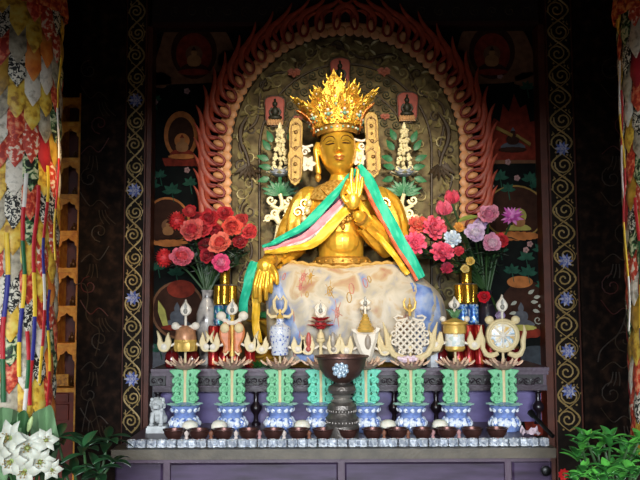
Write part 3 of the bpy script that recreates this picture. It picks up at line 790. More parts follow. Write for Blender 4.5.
    if sym == 'vase':
        m = MB(); m.lathe(C, L([(8, 355), (8.6, 353), (8.4, 348), (10.4, 338), (11, 331), (9.6, 326.5), (5, 324), (3.6, 322), (3.6, 319.5), (5, 318.5)]), 28); m.build('vase', porc_fine, t)
        m = MB(); m.lathe(C, L([(4.6, 319), (3, 316), (1.4, 314), (1.4, 309)]), 14); m.build('lid', gold_butter, t)
        m = MB()
        for sg in (-1, 1):
            m.tube([P(sg*x, y) for x, y in ((2, 313), (5.5, 308), (6, 301), (3, 296), (1.2, 300))], [s*1.7, s*2, s*1.6, s*1], 7)
            m.tube([P(sg*x, y) for x, y in ((3, 316), (9, 317), (12.5, 313), (12, 309))], [s*1.6, s*2, s*1.2, s*.7], 7)
        m.build('finial_scroll', cream, t)
    if sym == 'lotus':
        m = MB()
        for ring, (n, L_, py, rise) in enumerate(((14, 12, 326, .02), (12, 11, 323, .15), (9, 8, 320.5, .35))):
            for k in range(n):
                a = 2*PI*(k+.4*ring)/n; m.cur = ring % 2
                m.petal(Vector((x0, Y, zf(py)))+Vector((math.cos(a), math.sin(a), 0))*s*2, (math.cos(a), math.sin(a), rise), (0, 0, 1), s*L_, s*2.4, .5, .25, 5, 2, th=.0018)
        m.lathe(C, L([(4, 329), (6, 326), (6, 322), (3, 319)]), 14); m.build('red_lotus', [red_m, lotus_m], t)
        m = MB(); m.lathe(C, L([(2, 356), (1.6, 348), (2.2, 341), (4, 338), (3.4, 334), (1.4, 331), (1.6, 328)]), 12); m.ell(P(0, 340), (s*4.4, .014, s*3.4)); m.build('stalk_knot', cream, t)
        for sg, mm in ((-1, mat('red_fish_inlay', 'b8564c', .4, 0, .25, 80)), (1, mat('grey_fish_inlay', 'a49a8c', .4, .1, .25, 80))):
            m = MB(); m.ell(P(sg*12, 340, -.014), (s*2.6, .008, s*8), 10, 8); m.ell(P(sg*12.4, 349, -.014), (s*2.6, .007, s*2.6)); m.build('fish_inlay', mm, t)
        m = MB()
        for sg in (-1, 1): m.tube([P(sg*x, y) for x, y in ((0, 318), (4, 314), (5, 308), (2, 304))], [s*1.6, s*1.8, s*1], 7)
        m.build('finial_scroll', cream2, t)
    if sym == 'conch':
        m = MB()
        prof = [(8.5, 331)]
        pr = []
        for k in range(6):
            y = 332-k*3.1; r_ = 8.6-k*1.25; pr += [(r_, y), (r_+.5, y-1.2), (r_-.4, y-2.6)]
        pr += [(1, 314), (1.1, 309)]
        m.lathe(C, L(pr), 22); m.build('conch_spire', gold_butter, t)
        o = [(-13, 327), (-9, 330), (0, 332), (9, 330), (13, 326), (12, 338), (9, 348), (6.5, 356), (4.5, 362), (0, 363), (-1, 358), (-5, 355), (-9, 346), (-12, 336)]
        pts = smooth_pts([Vector((x, y, 0)) for x, y in o], 3, True)
        m = MB(); m.plate([(P(p.x, p.y).x, P(p.x, p.y).z) for p in pts], Y-.03, Y+.02, .014); co = m.build('conch_shell', cream2, t)
        m = MB(); m.ell(P(2, 342, -.026), (s*3.6, .01, s*8), 14, 8); m.build('conch_mouth', mat('conch_mouth_grey', '9a8c7c', .4, 0, .2, 40), co)
        m = MB(); ears(m, 3.2, 308, 2.4); m.build('finial_scroll', cream2, t)
    if sym == 'knot':
        m = MB(); c0 = 336.5; u = 5.4
        import itertools
        # woven lattice: diagonal strips, over and under, ends looped
        nd = 3
        for i in range(-nd, nd+1):
            for dr in (1, -1):
                ln = 3.6-max(0, abs(i)-1)*.95
                pts = []
                for j in range(25):
                    q = -ln+2*ln*j/24
                    x = (i*dr+q)*u*.62*1.0; y = (q*dr*1.0-i)*u*.62*(1 if dr > 0 else -1)*(1)
                    x, y = ((i+q)*u*.6, (q-i)*u*.6) if dr > 0 else ((q+i)*u*.6, (i-q)*u*.6)
                    pts.append(P(x, c0+y*1.08, -.004+.0035*dr*math.cos(PI*(q+i))))
                m.tube(pts, s*1.25, 6)
        m.build('endless_knot', cream2, t)
        m = MB()
        for sg in (-1, 1):
            for (a, b) in ((11.5, 325), (16, 333.5), (16, 342), (9, 352)):
                m.tube([P(sg*(a+2.4*math.cos(k*PI/5)), b+2.4*math.sin(k*PI/5)) for k in range(10)], s*1.0, 6, True)
            m.tube([P(sg*x, y) for x, y in ((2, 318), (7, 320), (13, 320.5), (15.5, 317.5), (12, 315.5), (7, 316.5))], [s*1.2, s*1.3, s*1.3, s*1], 7)
        m.build('knot_loops', cream2, t)
        m = MB()
        for sg in (-1, 1):
            m.tube([P(sg*x, y, -.006) for x, y in ((3, 357), (10, 358), (17, 354), (22, 345), (23.5, 334), (27, 322))], [s*1.6, s*3.6, s*3.2, s*3.4, s*2.6, s*.6], 8)
            m.tube([P(sg*x, y, -.006) for x, y in ((20, 350), (27, 349), (31, 342), (31, 332))], [s*2, s*3.4, s*2.6, s*.6], 8)
        m.build('flame_wing', cream, t)
        m = MB(); m.ell(P(-4, 359, -.03), (s*9, .016, s*3.6), 12, 8)
        for k in range(7): m.ell(P(-12+k*2.8, 358+random.uniform(-1.5, 1.5), -.042), (s*2.4, .008, s*2), 7, 5)
        m.build('pink_blossom_base', mat('pale_pink_petals', 'e4ccd6', .5, 0, .15, 60), t)
        m = MB(); m.ell(P(0, 306), (s*2.2, .01, s*2.6)); m.tube([P(0, 316), P(0, 306), P(0, 298)], [s*1.6, s*1.2, s*.5], 8)
        for sg in (-1, 1): m.tube([P(sg*x, y) for x, y in ((0, 312), (5, 308), (6, 302), (4, 298))], [s*1.2, s*1.4, s*.5], 7)
        m.build('finial_scroll', gold_butter, t)
    if sym == 'banner':
        m = MB(); m.lathe(C, L([(9, 347), (9.6, 346), (9.6, 334), (9, 333)]), 26, fl=.03, flute=14); m.build('banner_drum', pearl, t)
        m = MB(); m.lathe(C, L([(9.4, 334), (11.2, 333), (11.4, 326), (10, 324)]), 26, fl=.03, flute=18)
        m.build('banner_band', gold_butter, t); m = MB(); m.lathe(C, L([(8, 351), (10, 349), (10, 346)]), 26); m.build('banner_foot', gold_butter, t); m = MB(); m.lathe(C, L([(10, 325), (13.4, 324), (13, 322), (6, 319.5), (2, 318)]), 24); m.build('banner_cornice', gold_butter, t)
        m = MB()
        for k in range(9):
            a = 2*PI*k/9; m.petal(Vector((x0, Y, zf(319))), (math.cos(a)*.6, math.sin(a)*.6, 1), (math.cos(a), math.sin(a), 0), s*13, s*2.6, .3, .5, 5, 2, th=.002)
        m.build('crown_leaves', mat('crown_leaf_green', '5f8f62', .45, 0, .3, 60), t)
        m = MB(); ears(m, 12, 319, 3.2); m.build('scroll_bow', cream2, t)
    if sym == 'wheel':
        R = Matrix.Rotation(PI/2, 3, 'X')
        m = MB(); m.lathe(P(0, 335.5, 0), [(r_*s, z) for r_, z in ((12, -.012), (16.4, -.012), (17.2, 0), (16.4, .012), (14.8, .016), (13.8, .012), (12.6, .012), (12, .008))], 40, R=R, cap=False); m.build('wheel_rim', cream, t)
        m = MB(); m.lathe(P(0, 335.5, 0), [(12.6*s, -.006), (12.6*s, .006), (11*s, .009), (2*s, .011)], 36, R=R); wo = m.build('wheel_disc', patterned('wheel_mosaic', ['d8a848', 'e4d4a8', 'e8ecf0', '8cb0c4', 'd4ac64'], 30, .3, stops=[.3, .42, .5, .58, .68]), t)
        m = MB()
        for k in range(8):
            a = 2*PI*k/8; m.tube([P(0, 335.5, -.013), P(11.5*math.cos(a), 335.5+11.5*math.sin(a), -.011)], [s*1.1, s*.8], 6)
        m.ell(P(0, 335.5, -.013), (s*3, .008, s*3), 12, 8); m.build('wheel_spokes', cream2, wo)
        m = MB(); ears(m, 13, 320, 4.6); m.build('scroll_bow', cream, t)
        m = MB()
        for sg in (-1, 1):
            m.tube([P(sg*x, y, -.004) for x, y in ((5, 353), (12, 356), (17, 354), (20, 348), (20, 340), (22, 332), (21, 325))], [s*2.2, s*3.4, s*2.8, s*2.4, s*2.8, s*2, s*.5], 8)
        m.build('flame_wing', cream, t)
    return t
stand(185, 'canopy', 'torma stand with a gold and copper canopy emblem, nearest the stone lion', leafgreen, (316, 299), (21, 352, 325))
stand(232, 'fish', 'torma stand topped by a pair of orange fish', leafgreen, (315, 298), (19, 352, 325))
stand(280, 'vase', 'torma stand topped by a blue and white porcelain vase', leafgreen, None, (18, 354, 330))
stand(321, 'lotus', 'torma stand topped by a dark red lotus, just left of the metal urn', leafgreen2, (315, 300), (13, 355, 328))
stand(366, 'conch', 'torma stand topped by a white conch with gold spire, behind the urn', leafgreen2, (306, 296), (19, 356, 328))
stand(411, 'knot', 'torma stand topped by a white lattice endless knot', leafgreen, None, wing_on=False)
stand(456, 'banner', 'torma stand topped by a gold and pearl victory drum with green leaves', leafgreen, (309, 296), (19, 350, 324))
stand(504, 'wheel', 'torma stand topped by a round cream wheel', leafgreen, (312, 294), wing_on=False)

# ------------------------------------------------------------------ incense urn
UY = 3.48; s = pm(UY); ux = at(342, 400, UY).x
urn = thing('incense_urn', (ux, UY, TZ), 'tall copper and grey metal incense urn on a tiered foot', 'urn')
Z = lambda py: at(342, py, UY).z if py < 434 else TZ
L = lambda pr: [(r*s, Z(y)) for r, y in pr]
copper = mat('aged_copper', '6e5148', .4, .7, .3, 18, .15, 80); pewter = mat('grey_bronze', '77706a', .42, .7, .3, 40, .25, 120)
b = MB(); b.lathe((ux, UY, 0), L([(5, 383), (10, 381), (17, 376), (21.5, 369), (23.6, 362), (24.6, 358.2), (27, 357), (27, 355.4), (24, 355.6), (21, 366), (12, 376), (2, 379)]), 40); bw = b.build('bowl', copper, urn)
md = MB(); q = at(340, 368, UY)
qq = lambda dx, dy: Vector((q.x+dx*s, UY-math.sqrt(max(0, (22.2*s)**2-(q.x+dx*s-ux)**2))*1.0+.0-.003, Z(368+dy)))
for n, r_, rr in ((8, 5.8, 2.6), (8, 3.4, 2.0), (1, 0, 2.2)):
    for k in range(n):
        a = 2*PI*k/n+.2; md.ell(qq(r_*math.cos(a), r_*math.sin(a)), (s*rr, .006, s*rr), 8, 5)
md.build('silver_medallion', patterned('silver_blue', ['d8e0e6', 'a8bccb', '6f8ea6'], 90, .35, .3), bw)
b = MB(); b.lathe((ux, UY, 0), L([(7, 394), (12.5, 393), (14.2, 389.5), (13, 386), (9, 384.4), (6, 383.6), (6.6, 382)][::1]), 30)
b.build('neck_bulb', pewter, urn)
b = MB(); b.lathe((ux, UY, 0), L([(9.5, 402), (11, 400.5), (8, 398.5), (9, 397), (10.5, 396), (9, 394.5), (6, 394)]), 30); b.build('neck_ring', mat('worn_pewter', 'a09a92', .4, .6, .2, 40, .2), urn)
b = MB(); b.lathe((ux, UY, 0), L([(15.5, 436), (16.5, 430), (16.5, 425), (14.8, 423), (15.6, 420), (16.4, 417.5), (14, 415.4), (12.6, 412), (14.5, 408.5), (13.6, 404.5), (10.5, 402)]), 36, flute=30, fl=.012); ft = b.build('tiered_foot', pewter, urn)
b = MB()
for yy, rr in ((421.5, 15.6), (410.5, 14)):
    for k in range(28):
        a = 2*PI*k/28; b.ell((ux+math.cos(a)*rr*s, UY+math.sin(a)*rr*s, Z(yy)), (s*1.0, s*1.0, s*1.5), 6, 4)
b.build('foot_beading', pewter, ft)
a_ = MB(); a_.lathe((ux, UY, 0), L([(22, 364), (20, 360.5), (8, 359.6), (1, 359.2)]), 24); a_.build('incense_ash', mat('incense_ash', '5a5048', .9, 0, .2, 60, .3), urn)

# ------------------------------------------------------------------ offering bowls and the row of candle cups
BY = 3.43; s = pm(BY)
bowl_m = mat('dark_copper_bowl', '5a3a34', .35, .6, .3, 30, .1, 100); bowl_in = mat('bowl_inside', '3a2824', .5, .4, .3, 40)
src = None
for k in range(14):
    cx = 174+24.85*k; c = at(cx, 435, BY)
    lab = 'dark copper offering bowl, %s from the left in the front row' % ordinal(k)
    if k == 13: lab = 'dark copper offering bowl at the right end of the front row'
    if src is None:
        src = thing('offering_bowl', (c.x, BY, TZ), lab, 'bowl', 'copper offering bowls along the front of the altar')
        b = MB(); b.lathe((c.x, BY, TZ), [(r*s, z*s) for r, z in ((6, 0), (6.6, 1), (6.4, 1.8), (8.4, 4), (9.6, 7), (9.8, 8.6), (11, 9.6), (11, 10.4), (9.2, 10.2), (9, 8.6), (7.5, 4.5), (4, 3), (.8, 2.8))], 28); b.build('body', bowl_m, src)
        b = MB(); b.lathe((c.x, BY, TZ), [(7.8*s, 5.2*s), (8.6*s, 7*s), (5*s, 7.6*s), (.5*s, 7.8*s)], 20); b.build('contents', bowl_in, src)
    else: copy_thing(src, (c.x, BY, TZ), lab)
CY = 3.245; s = pm(CY)
cup_m = patterned('cut_silver_glass', ['b4bac4', 'dfe4ea', 'f6f8fa', '8c94a4'], 110, .18, .35, kind='cells', stops=[.15, .4, .65, .9], coat=.5)
src = None; NC = 42
for k in range(NC):
    cx = 131.5+(544-131.5)*k/(NC-1); c = at(cx, 445, CY)
    lab = 'small silvery candle cup, %s from the left along the table edge' % ordinal(k)
    if src is None:
        src = thing('candle_cup', (c.x, CY, TZ), lab, 'candle cup', 'silvery candle cups along the table edge')
        b = MB(); b.lathe((c.x, CY, TZ), [(3.4*s, 0), (4.9*s, .8*s), (4.3*s, 2.2*s), (5.0*s, 4*s), (4.6*s, 5.6*s), (5.0*s, 7.4*s), (4.4*s, 7.5*s), (3.8*s, 6*s), (1*s, 5.6*s)], 12, flute=6, fl=.05); b.build('cup', cup_m, src)
        b = MB(); b.lathe((c.x, CY, TZ), [(3.6*s, 5.2*s), (3.7*s, 6.5*s), (1*s, 6.8*s)], 12); b.tube([(c.x, CY, TZ+6.6*s), (c.x+.001, CY, TZ+8.4*s)], .0012, 5); b.build('wax', cream2, src)
    else: copy_thing(src, (c.x, CY, TZ), lab, rz=k*.37)

# white wax mounds on little saucers, and small pale sweets between the bowls
WY = 3.53; s = pm(WY)
for i, cx in enumerate((190, 219, 302, 388, 440)):
    c = at(cx, 430, WY)
    t = thing('butter_mound', (c.x, WY, TZ), ['white butter mound in a dark cup in front of the canopy stand', 'white butter mound in a dark cup just left of the fish stand', 'white butter mound between the vase stand and the urn',
              'white butter mound between the urn and the lattice knot stand', 'white butter mound between the lattice knot and drum stands'][i], 'butter mound', 'white butter mounds behind the bowls')
    b = MB(); b.lathe((c.x, WY, TZ), [(5*s, 0), (6*s, 2*s), (8*s, 6*s), (8.4*s, 7.5*s), (7.6*s, 7.4*s), (7*s, 6*s), (2*s, 5*s)], 22); b.build('cup', bowl_m, t)
    b = MB(); b.lathe((c.x, WY, TZ+7*s), [(7.4*s, -1*s), (8*s, 1.2*s), (7.6*s, 4*s), (6*s, 6.4*s), (3.4*s, 7.6*s), (.6*s, 8*s)], 20, flute=5, fl=.03); b.build('butter', mat('white_butter', 'f0e8d4', .6, 0, .06, 60, .15, 90, sss=.1), t)
PY = 3.44; s = pm(PY)
sw = [(186.5, 'pale'), (236, 'pale'), (259.5, 'pink'), (284, 'pale'), (333.5, 'brown'), (211, 'brown'), (309, 'brown'), (384, 'brown'), (433, 'pink'), (459, 'pink'), (408, 'brown')]
cnt = {}
sw.sort()
for cx, kind in sw:
    c = at(cx, 437, PY); col = {'pale': 'e0cfc4', 'pink': 'c08e8c', 'brown': '8a5a44'}[kind]
    i = cnt.get(kind, 0); cnt[kind] = i+1
    b = MB(); b.lathe((c.x, PY, TZ), [(1.6*s, 0), (2.0*s, 1*s), (1.2*s, 2.6*s), (2.2*s, 5*s), (2.1*s, 6.8*s), (.8*s, 8*s), (.3*s, 8.6*s)], 12, flute=5, fl=.06)
    o = b.build('wrapped_sweet', mat('sweet_'+kind, col, .45, 0, .2, 60), base=(c.x, PY, TZ))
    tag(o, 'small %s wrapped sweet between the offering bowls, %s %s one from the left' % (kind, ordinal(i), kind), 'sweet', 'small sweets between the bowls')

# ------------------------------------------------------------------ towers of drink cans on the step
CNY = 3.92
def tower(cx, side, cols):
    s = pm(CNY); r = 5.2*s; h = 20.2*s; x0 = at(cx, 360, CNY).x
    tiers = [('red', [(-1, 0), (0, 0), (1, 0), (-.5, .87), (.5, .87)]), ('red', [(-1, 0), (0, 0), (1, 0), (-.5, .87), (.5, .87)]), (cols, [(-.5, 0), (.5, 0), (0, .87)]), ('gold', [(0, .05), (-.62, .88), (.62, .88)]), ('gold', [(0, .45)])]
    M = {'red': (patterned('red_can_print', ['8c1418', 'c4262a', 'd8a04a'], 40, .3, .3, stops=[.4, .55, .72], stretch=(3, 3, .6)),), 'gold': (mat('gold_can_foil', 'c89a34', .25, .85, .15, 40, .1, 70),),
         'blue': (patterned('blue_can_print', ['1f4a96', '2f6ac0', '86b8d0', 'e8eef2'], 60, .3, .3, stops=[.4, .5, .56, .64]),), 'teal': (patterned('teal_can_print', ['e4ecec', '2f5aa0', '2e8a76'], 45, .3, .3, stops=[.38, .48, .6]),)}
    rowname = ['bottom', 'second', 'third', 'fourth', 'top']
    for ti, (col, pos) in enumerate(tiers):
        for pi, (dx, dy) in enumerate(pos):
            x = x0+dx*2*r*1.03; y = CNY+dy*2*r*1.03; z = SZ+ti*h
            if ti == 4: lab = 'gold drinks can standing alone on top of the can tower on the %s' % side
            else:
                w = {0: 'middle', -1: 'left', 1: 'right', -.5: 'left', .5: 'right', -.62: 'left', .62: 'right'}[dx] if not (ti >= 2 and dx == 0) else ('rear' if dy > .5 else 'front')
                rw = '' if w in ('rear', 'front') else (' rear' if dy > .5 else ' front')
                lab = '%s drinks can, %s%s of the %s tier of the can tower on the %s' % (col, w, rw, rowname[ti], side)
            t = thing('drinks_can', (x, y, z), lab, 'can', 'drinks cans stacked in the %s tower' % side)
            b = MB(); b.lathe((x, y, z), [(r*.78, 0), (r*.84, h*.02), (r, h*.07), (r, h*.9), (r*.84, h*.965)], 20); b.build('can_body', M[col][0], t)
            b = MB(); b.lathe((x, y, z), [(r*.84, h*.965), (r*.86, h*.985), (r*.82, h*.995), (r*.78, h*.97), (r*.1, h*.97)], 20); b.build('can_lid', mat('can_lid', 'c9b27a' if col == 'gold' else 'b4b4b4', .3, .8, .05), t)
tower(224, 'left', 'teal'); tower(469, 'right', 'blue')
# dark red glass jars on the step
for cx, lab in ((172, 'dark red glass jar at the left end of the step, left of the canopy stem'), (192, 'dark red glass jar on the step right of the canopy stem'), (441, 'dark red glass jar on the step left of the drum stand stem'), (514, 'dark red glass jar at the right end of the step, right of the wheel stem')):
    Y = 3.84; s = pm(Y); c = at(cx, 368, Y)
    t = thing('glass_jar', (c.x, Y, SZ), lab, 'jar', 'dark red glass jars on the step')
    b = MB(); b.lathe((c.x, Y, SZ), [(r*s, z*s) for r, z in ((5, 0), (6.4, 1), (7, 6), (6.6, 13), (5, 16), (5.2, 17.5), (4.4, 17.5), (4, 15), (1, 14.6))], 22, flute=11, fl=.02); b.build('jar_body', mat('red_glass', '6e1418', .15, 0, .3, 30, coat=.6), t)
    b = MB(); b.lathe((c.x, Y, SZ+17.4*s), [(5.4*s, 0), (5.6*s, 2*s), (3*s, 3.4*s), (.6*s, 4.2*s)], 18); b.build('jar_lid', mat('jar_lid_brass', '8a6434', .35, .6, .2), t)
# loose red cans beside the towers
for cx, lab in ((250, 'red drinks can standing alone between the fish and vase stands'), (491, 'red drinks can standing alone behind the wheel stand')):
    Y = 3.86; s = pm(Y); c = at(cx, 368, Y); r = 5.4*s; h = 24*s
    t = thing('drinks_can', (c.x, Y, SZ), lab, 'can')
    b = MB(); b.lathe((c.x, Y, SZ), [(r*.8, 0), (r, h*.06), (r, h*.9), (r*.84, h*.97)], 20); b.build('can_body', MATS['red_can_print'], t)
    b = MB(); b.lathe((c.x, Y, SZ), [(r*.84, h*.965), (r*.86, h*.985), (r*.78, h*.97), (r*.1, h*.97)], 20); b.build('can_lid', MATS['can_lid'], t)
# little white carton on the step
Y = 3.83; c = at(433, 362, Y); s = pm(Y)
t = thing('carton', (c.x, Y, SZ), 'small blue and white carton on the step right of the lattice knot stand', 'box')
b = MB(); b.box((c.x, Y, SZ+7*s), (9*s, 9*s, 14*s), .3); b.build('box_body', mat('carton_white', 'eef0f2', .5, 0, .05), t)
b = MB(); b.box((c.x+4.6*s, Y+.002, SZ+8*s), (3*s, 8*s, 15*s), .3); b.build('blue_sleeve', mat('carton_blue', '2b3c7c', .5, 0, .2), t)

# ------------------------------------------------------------------ white guardian lion
GY = 3.64; s = pm(GY); gx = at(158, 420, GY).x
zf = lambda py: at(158, py, GY).z
t = thing('guardian_lion', (gx, GY, TZ), 'small white carved stone guardian lion at the left end of the altar', 'statuette')
stone = mat('white_stone', 'c4c6c4', .55, 0, .15, 40, .2, 100)
P = lambda dx, py, dd=0.: Vector((gx+dx*s, GY+dd, zf(py)))
zp = TZ+.03
b = MB(); b.bbox(gx-10*s, gx+10*s, GY-.04, GY+.05, TZ, TZ+.022); b.bbox(gx-9*s, gx+9*s, GY-.036, GY+.046, TZ+.02, zp); b.build('plinth', stone, t)
b = MB()
b.ell(P(0, 415, .01), (s*7, .034, s*8), 14, 10); b.ell(P(0, 410, -.008), (s*6, .026, s*7), 14, 10)
for sg in (-1, 1):
    b.tube([P(sg*4, 412, -.026), P(sg*4.4, 418, -.034), Vector((gx+sg*4.4*s, GY-.034, zp+.004))], [s*2.4, s*2, s*2.2], 10)
    b.ell(Vector((gx+sg*4.6*s, GY-.042, zp+.007)), (s*2.4, .013, s*1.8), 10, 6)
    b.ell(P(sg*5.6, 419, .012), (s*3.2, .028, s*4.4), 10, 8)
b.build('body', stone, t)
b = MB(); b.ell(P(0, 404, -.02), (s*6.2, .028, s*6.2), 14, 10); b.ell(P(0, 405.5, -.045), (s*3.8, .016, s*3.2), 12, 8); b.ell(P(0, 402.8, -.056), (s*1.6, .008, s*1.2), 8, 6)
for sg in (-1, 1): b.ell(P(sg*5.4, 399.4, -.012), (s*1.8, .008, s*2.2), 8, 6); b.ell(P(sg*2.6, 401.4, -.045), (s*1.3, .006, s*1.0), 8, 6)
ho = b.build('head', stone, t)
b = MB()
for k in range(16):
    a = 2*PI*k/16; b.ell(P(6.2*math.cos(a), 404.6+6.2*math.sin(a), -.008+.01*math.sin(k*2)), (s*1.9, .012, s*1.9), 8, 6)
b.build('mane', stone, ho)
b = MB(); b.tube([P(-3, 421.5, -.05), P(0, 422, -.052), P(3, 421.5, -.05)], s*.5, 5); b.tube([P(sg*1.8, 408, -.058) for sg in (-1, 0, 1)], s*.5, 5); b.build('carved_mouth', mat('stone_shadow_line', '55585a', .6, 0, .1), ho)

# black stick and crumpled pink paper at the right end of the table
Y = 3.5
c0, c1 = at(553, 437, 3.4), at(534, 418, 3.5); c0.z = max(c0.z, TZ+.012)
c1 = Vector((c1.x, 3.56, TZ+.09))
t = thing('torch', (c0.x, c0.y, TZ), 'black hand torch leaning at the right end of the altar', 'torch')
b = MB(); b.tube([c0, c0.lerp(c1, .8)], .009, 12); b.build('torch_body', mat('black_iron', '0d0c0d', .4, .3, .1), t)
b = MB(); b.tube([c0.lerp(c1, .8), c0.lerp(c1, .88), c1], [.009, .014, .015], 12); b.build('torch_head', mat('black_iron', '0d0c0d', .4, .3, .1), t)
c = at(530, 432, 3.5)
b = MB()
rows = [[Vector((c.x+(u-.5)*.075, 3.5+(v-.5)*.05, TZ+.004+.03*abs(mnoise.noise(Vector((u*3.3, v*3.7, 4))))*2)) for u in [i/8 for i in range(9)]] for v in [j/6 for j in range(7)]]
b.grid(rows, .0015); o = b.build('crumpled_paper', mat('pink_paper', 'dcc4cc', .6, 0, .15, 40), base=(c.x, 3.5, TZ), smooth=20)
tag(o, 'crumpled pale pink paper on the altar right of the wheel stand', 'paper')
# ------------------------------------------------------------------ gilded statue
QY = 4.0; q_ = pm(QY)
def S(px, py, dy=0.): return at(px, py, QY+dy)
lip_m = mat('statue_lip', 'b8683c', .4, .3, .1); line_m = mat('statue_eye_line', '4a2c10', .5, .1, .1); eye_m = mat('statue_eye_white', 'e0c890', .4, .2, .1)
st = thing('golden_statue', (S(343, 318).x, QY, S(343, 318).z), 'large gilded seated deity statue with tall crown and raised hand', 'statue')

def remeshed(name, mb, voxel, m, parent, smooth_it=4, colour=None):
    me = bpy.data.meshes.new('tmp'); me.from_pydata([tuple(v) for v in mb.v], [], mb.f); me.update()
    bm = bmesh.new(); bm.from_mesh(me); bmesh.ops.recalc_face_normals(bm, faces=bm.faces); bm.to_mesh(me); bm.free()
    o = bpy.data.objects.new('tmp', me); COL.objects.link(o)
    r = o.modifiers.new('r', 'REMESH'); r.mode = 'VOXEL'; r.voxel_size = voxel
    sm = o.modifiers.new('s', 'SMOOTH'); sm.iterations = smooth_it; sm.factor = .5
    dg = bpy.context.evaluated_depsgraph_get(); dg.update()
    me2 = bpy.data.meshes.new_from_object(o.evaluated_get(dg))
    bpy.data.objects.remove(o); bpy.data.meshes.remove(me)
    off = BASE[parent.name]
    me2.transform(Matrix.Translation(-off)); me2.name = name
    me2.materials.clear(); me2.materials.append(m)
    me2.polygons.foreach_set('use_smooth', [True]*len(me2.polygons)); me2.update()
    o = bpy.data.objects.new(name, me2); COL.objects.link(o); o.parent = parent; BASE[o.name] = off
    return o
B = MB()
# torso
def ring(cx, py, hw, dep, dy, n=24):
    c = S(cx, py, dy); return [Vector((c.x+hw*q_*math.cos(2*PI*k/n), c.y+dep*math.sin(2*PI*k/n), c.z)) for k in range(n)]
tor = [ring(343, 306, 44, .13, .0), ring(343, 290, 44, .14, 0), ring(342, 268, 25, .105, 0), ring(341, 258, 22.5, .1, 0), ring(341, 245, 22.5, .105, -.005), ring(342, 228, 26, .11, 0), ring(343, 212, 32, .11, .005), ring(344, 199, 37, .1, .012), ring(344, 190, 31, .08, .015), ring(342, 184, 15, .06, .01), ring(340, 176, 9.5, .048, 0), ring(339, 166, 9.5, .05, 0)]
B.grid(tor, closed_u=True); o_ = len(B.v); B.f.append(tuple(range(24))); B.m.append(0); B.f.append(tuple(range(o_-24, o_))); B.m.append(0)
B.ell(S(342, 242, -.065), (q_*17, .06, q_*15), 16, 12)                      # round belly
for sg in (-1, 1): B.ell(S(343+sg*15, 214, -.05), (q_*13, .055, q_*10), 14, 10)
# arms
def limb(pts, rad): B.tube(smooth_pts(pts, 5), [r*q_ for r in rad], 14); [B.ell(p, r*q_, 12, 8) for p, r in ((pts[0], rad[0]), (pts[-1], rad[-1]))]
limb([S(309, 199, .01), S(298, 222, .0), S(293, 246, -.03)], [13, 11.5, 10])
limb([S(293, 246, -.03), S(281, 254, -.12), S(268, 260, -.19)], [10, 8.5, 6.2])
limb([S(379, 199, .01), S(388, 220, .0), S(388, 242, -.03)], [13, 11.5, 10.5])
limb([S(388, 242, -.03), S(374, 230, -.12), S(358, 216, -.19)], [10.5, 8.5, 5.6])
# hand resting on the knee
B.ell(S(265, 266, -.215), (q_*8.5, .03, q_*8), 14, 10)
for (x, y, x1, y1, x2, y2, r) in ((259, 271, 255, 284, 255, 297, 2.6), (263, 273, 260, 287, 260, 301, 2.7), (267.5, 273, 266, 287, 266, 299, 2.7), (271, 271, 271, 282, 271, 292, 2.4)):
    B.tube(smooth_pts([S(x, y, -.225), S(x1, y1, -.245), S(x2, y2, -.23)], 4), [r*q_, r*q_*.95, r*q_*.75], 10); B.ell(S(x2, y2, -.23), r*q_*.75, 8, 6)
B.tube(smooth_pts([S(271, 266, -.225), S(276, 274, -.245), S(277, 283, -.245)], 4), [2.9*q_, 2.7*q_, 2.1*q_], 10); B.ell(S(277, 283, -.245), 2.1*q_, 8, 6)
# raised hand, thumb meeting the forefinger
B.ell(S(353, 200, -.205), (q_*7.2, .022, q_*9.5), 14, 10)
for (p, r) in (([(349, 194), (346, 186), (348, 180, -.02)], 2.4), ([(352, 193), (351, 180), (352, 169, -.004)], 2.4), ([(356, 194), (357, 181), (358, 170, -.004)], 2.3), ([(359, 197), (361.5, 187), (362.5, 178, -.004)], 2.0), ([(347, 203), (342.5, 195), (345.5, 185.5, -.022)], 2.6)):
    pts = [S(a[0], a[1], -.21+(a[2] if len(a) > 2 else 0)) for a in p]
    B.tube(smooth_pts(pts, 4), [r*q_, r*q_, r*q_*.75], 10); B.ell(pts[-1], r*q_*.75, 8, 6)
# crossed legs under the cloth
for sg in (-1, 1):
    B.tube(smooth_pts([S(343+sg*22, 286, -.02), S(343+sg*50, 288, -.06), S(343+sg*74, 292, -.08)], 4), [18*q_, 16*q_, 12*q_], 14)
    B.ell(S(343+sg*74, 292, -.08), q_*12, 12, 8)
    B.tube(smooth_pts([S(343+sg*74, 293, -.08), S(343+sg*40, 297, -.14), S(343-sg*6, 299, -.14)], 4), [12*q_, 11*q_, 9*q_], 14)
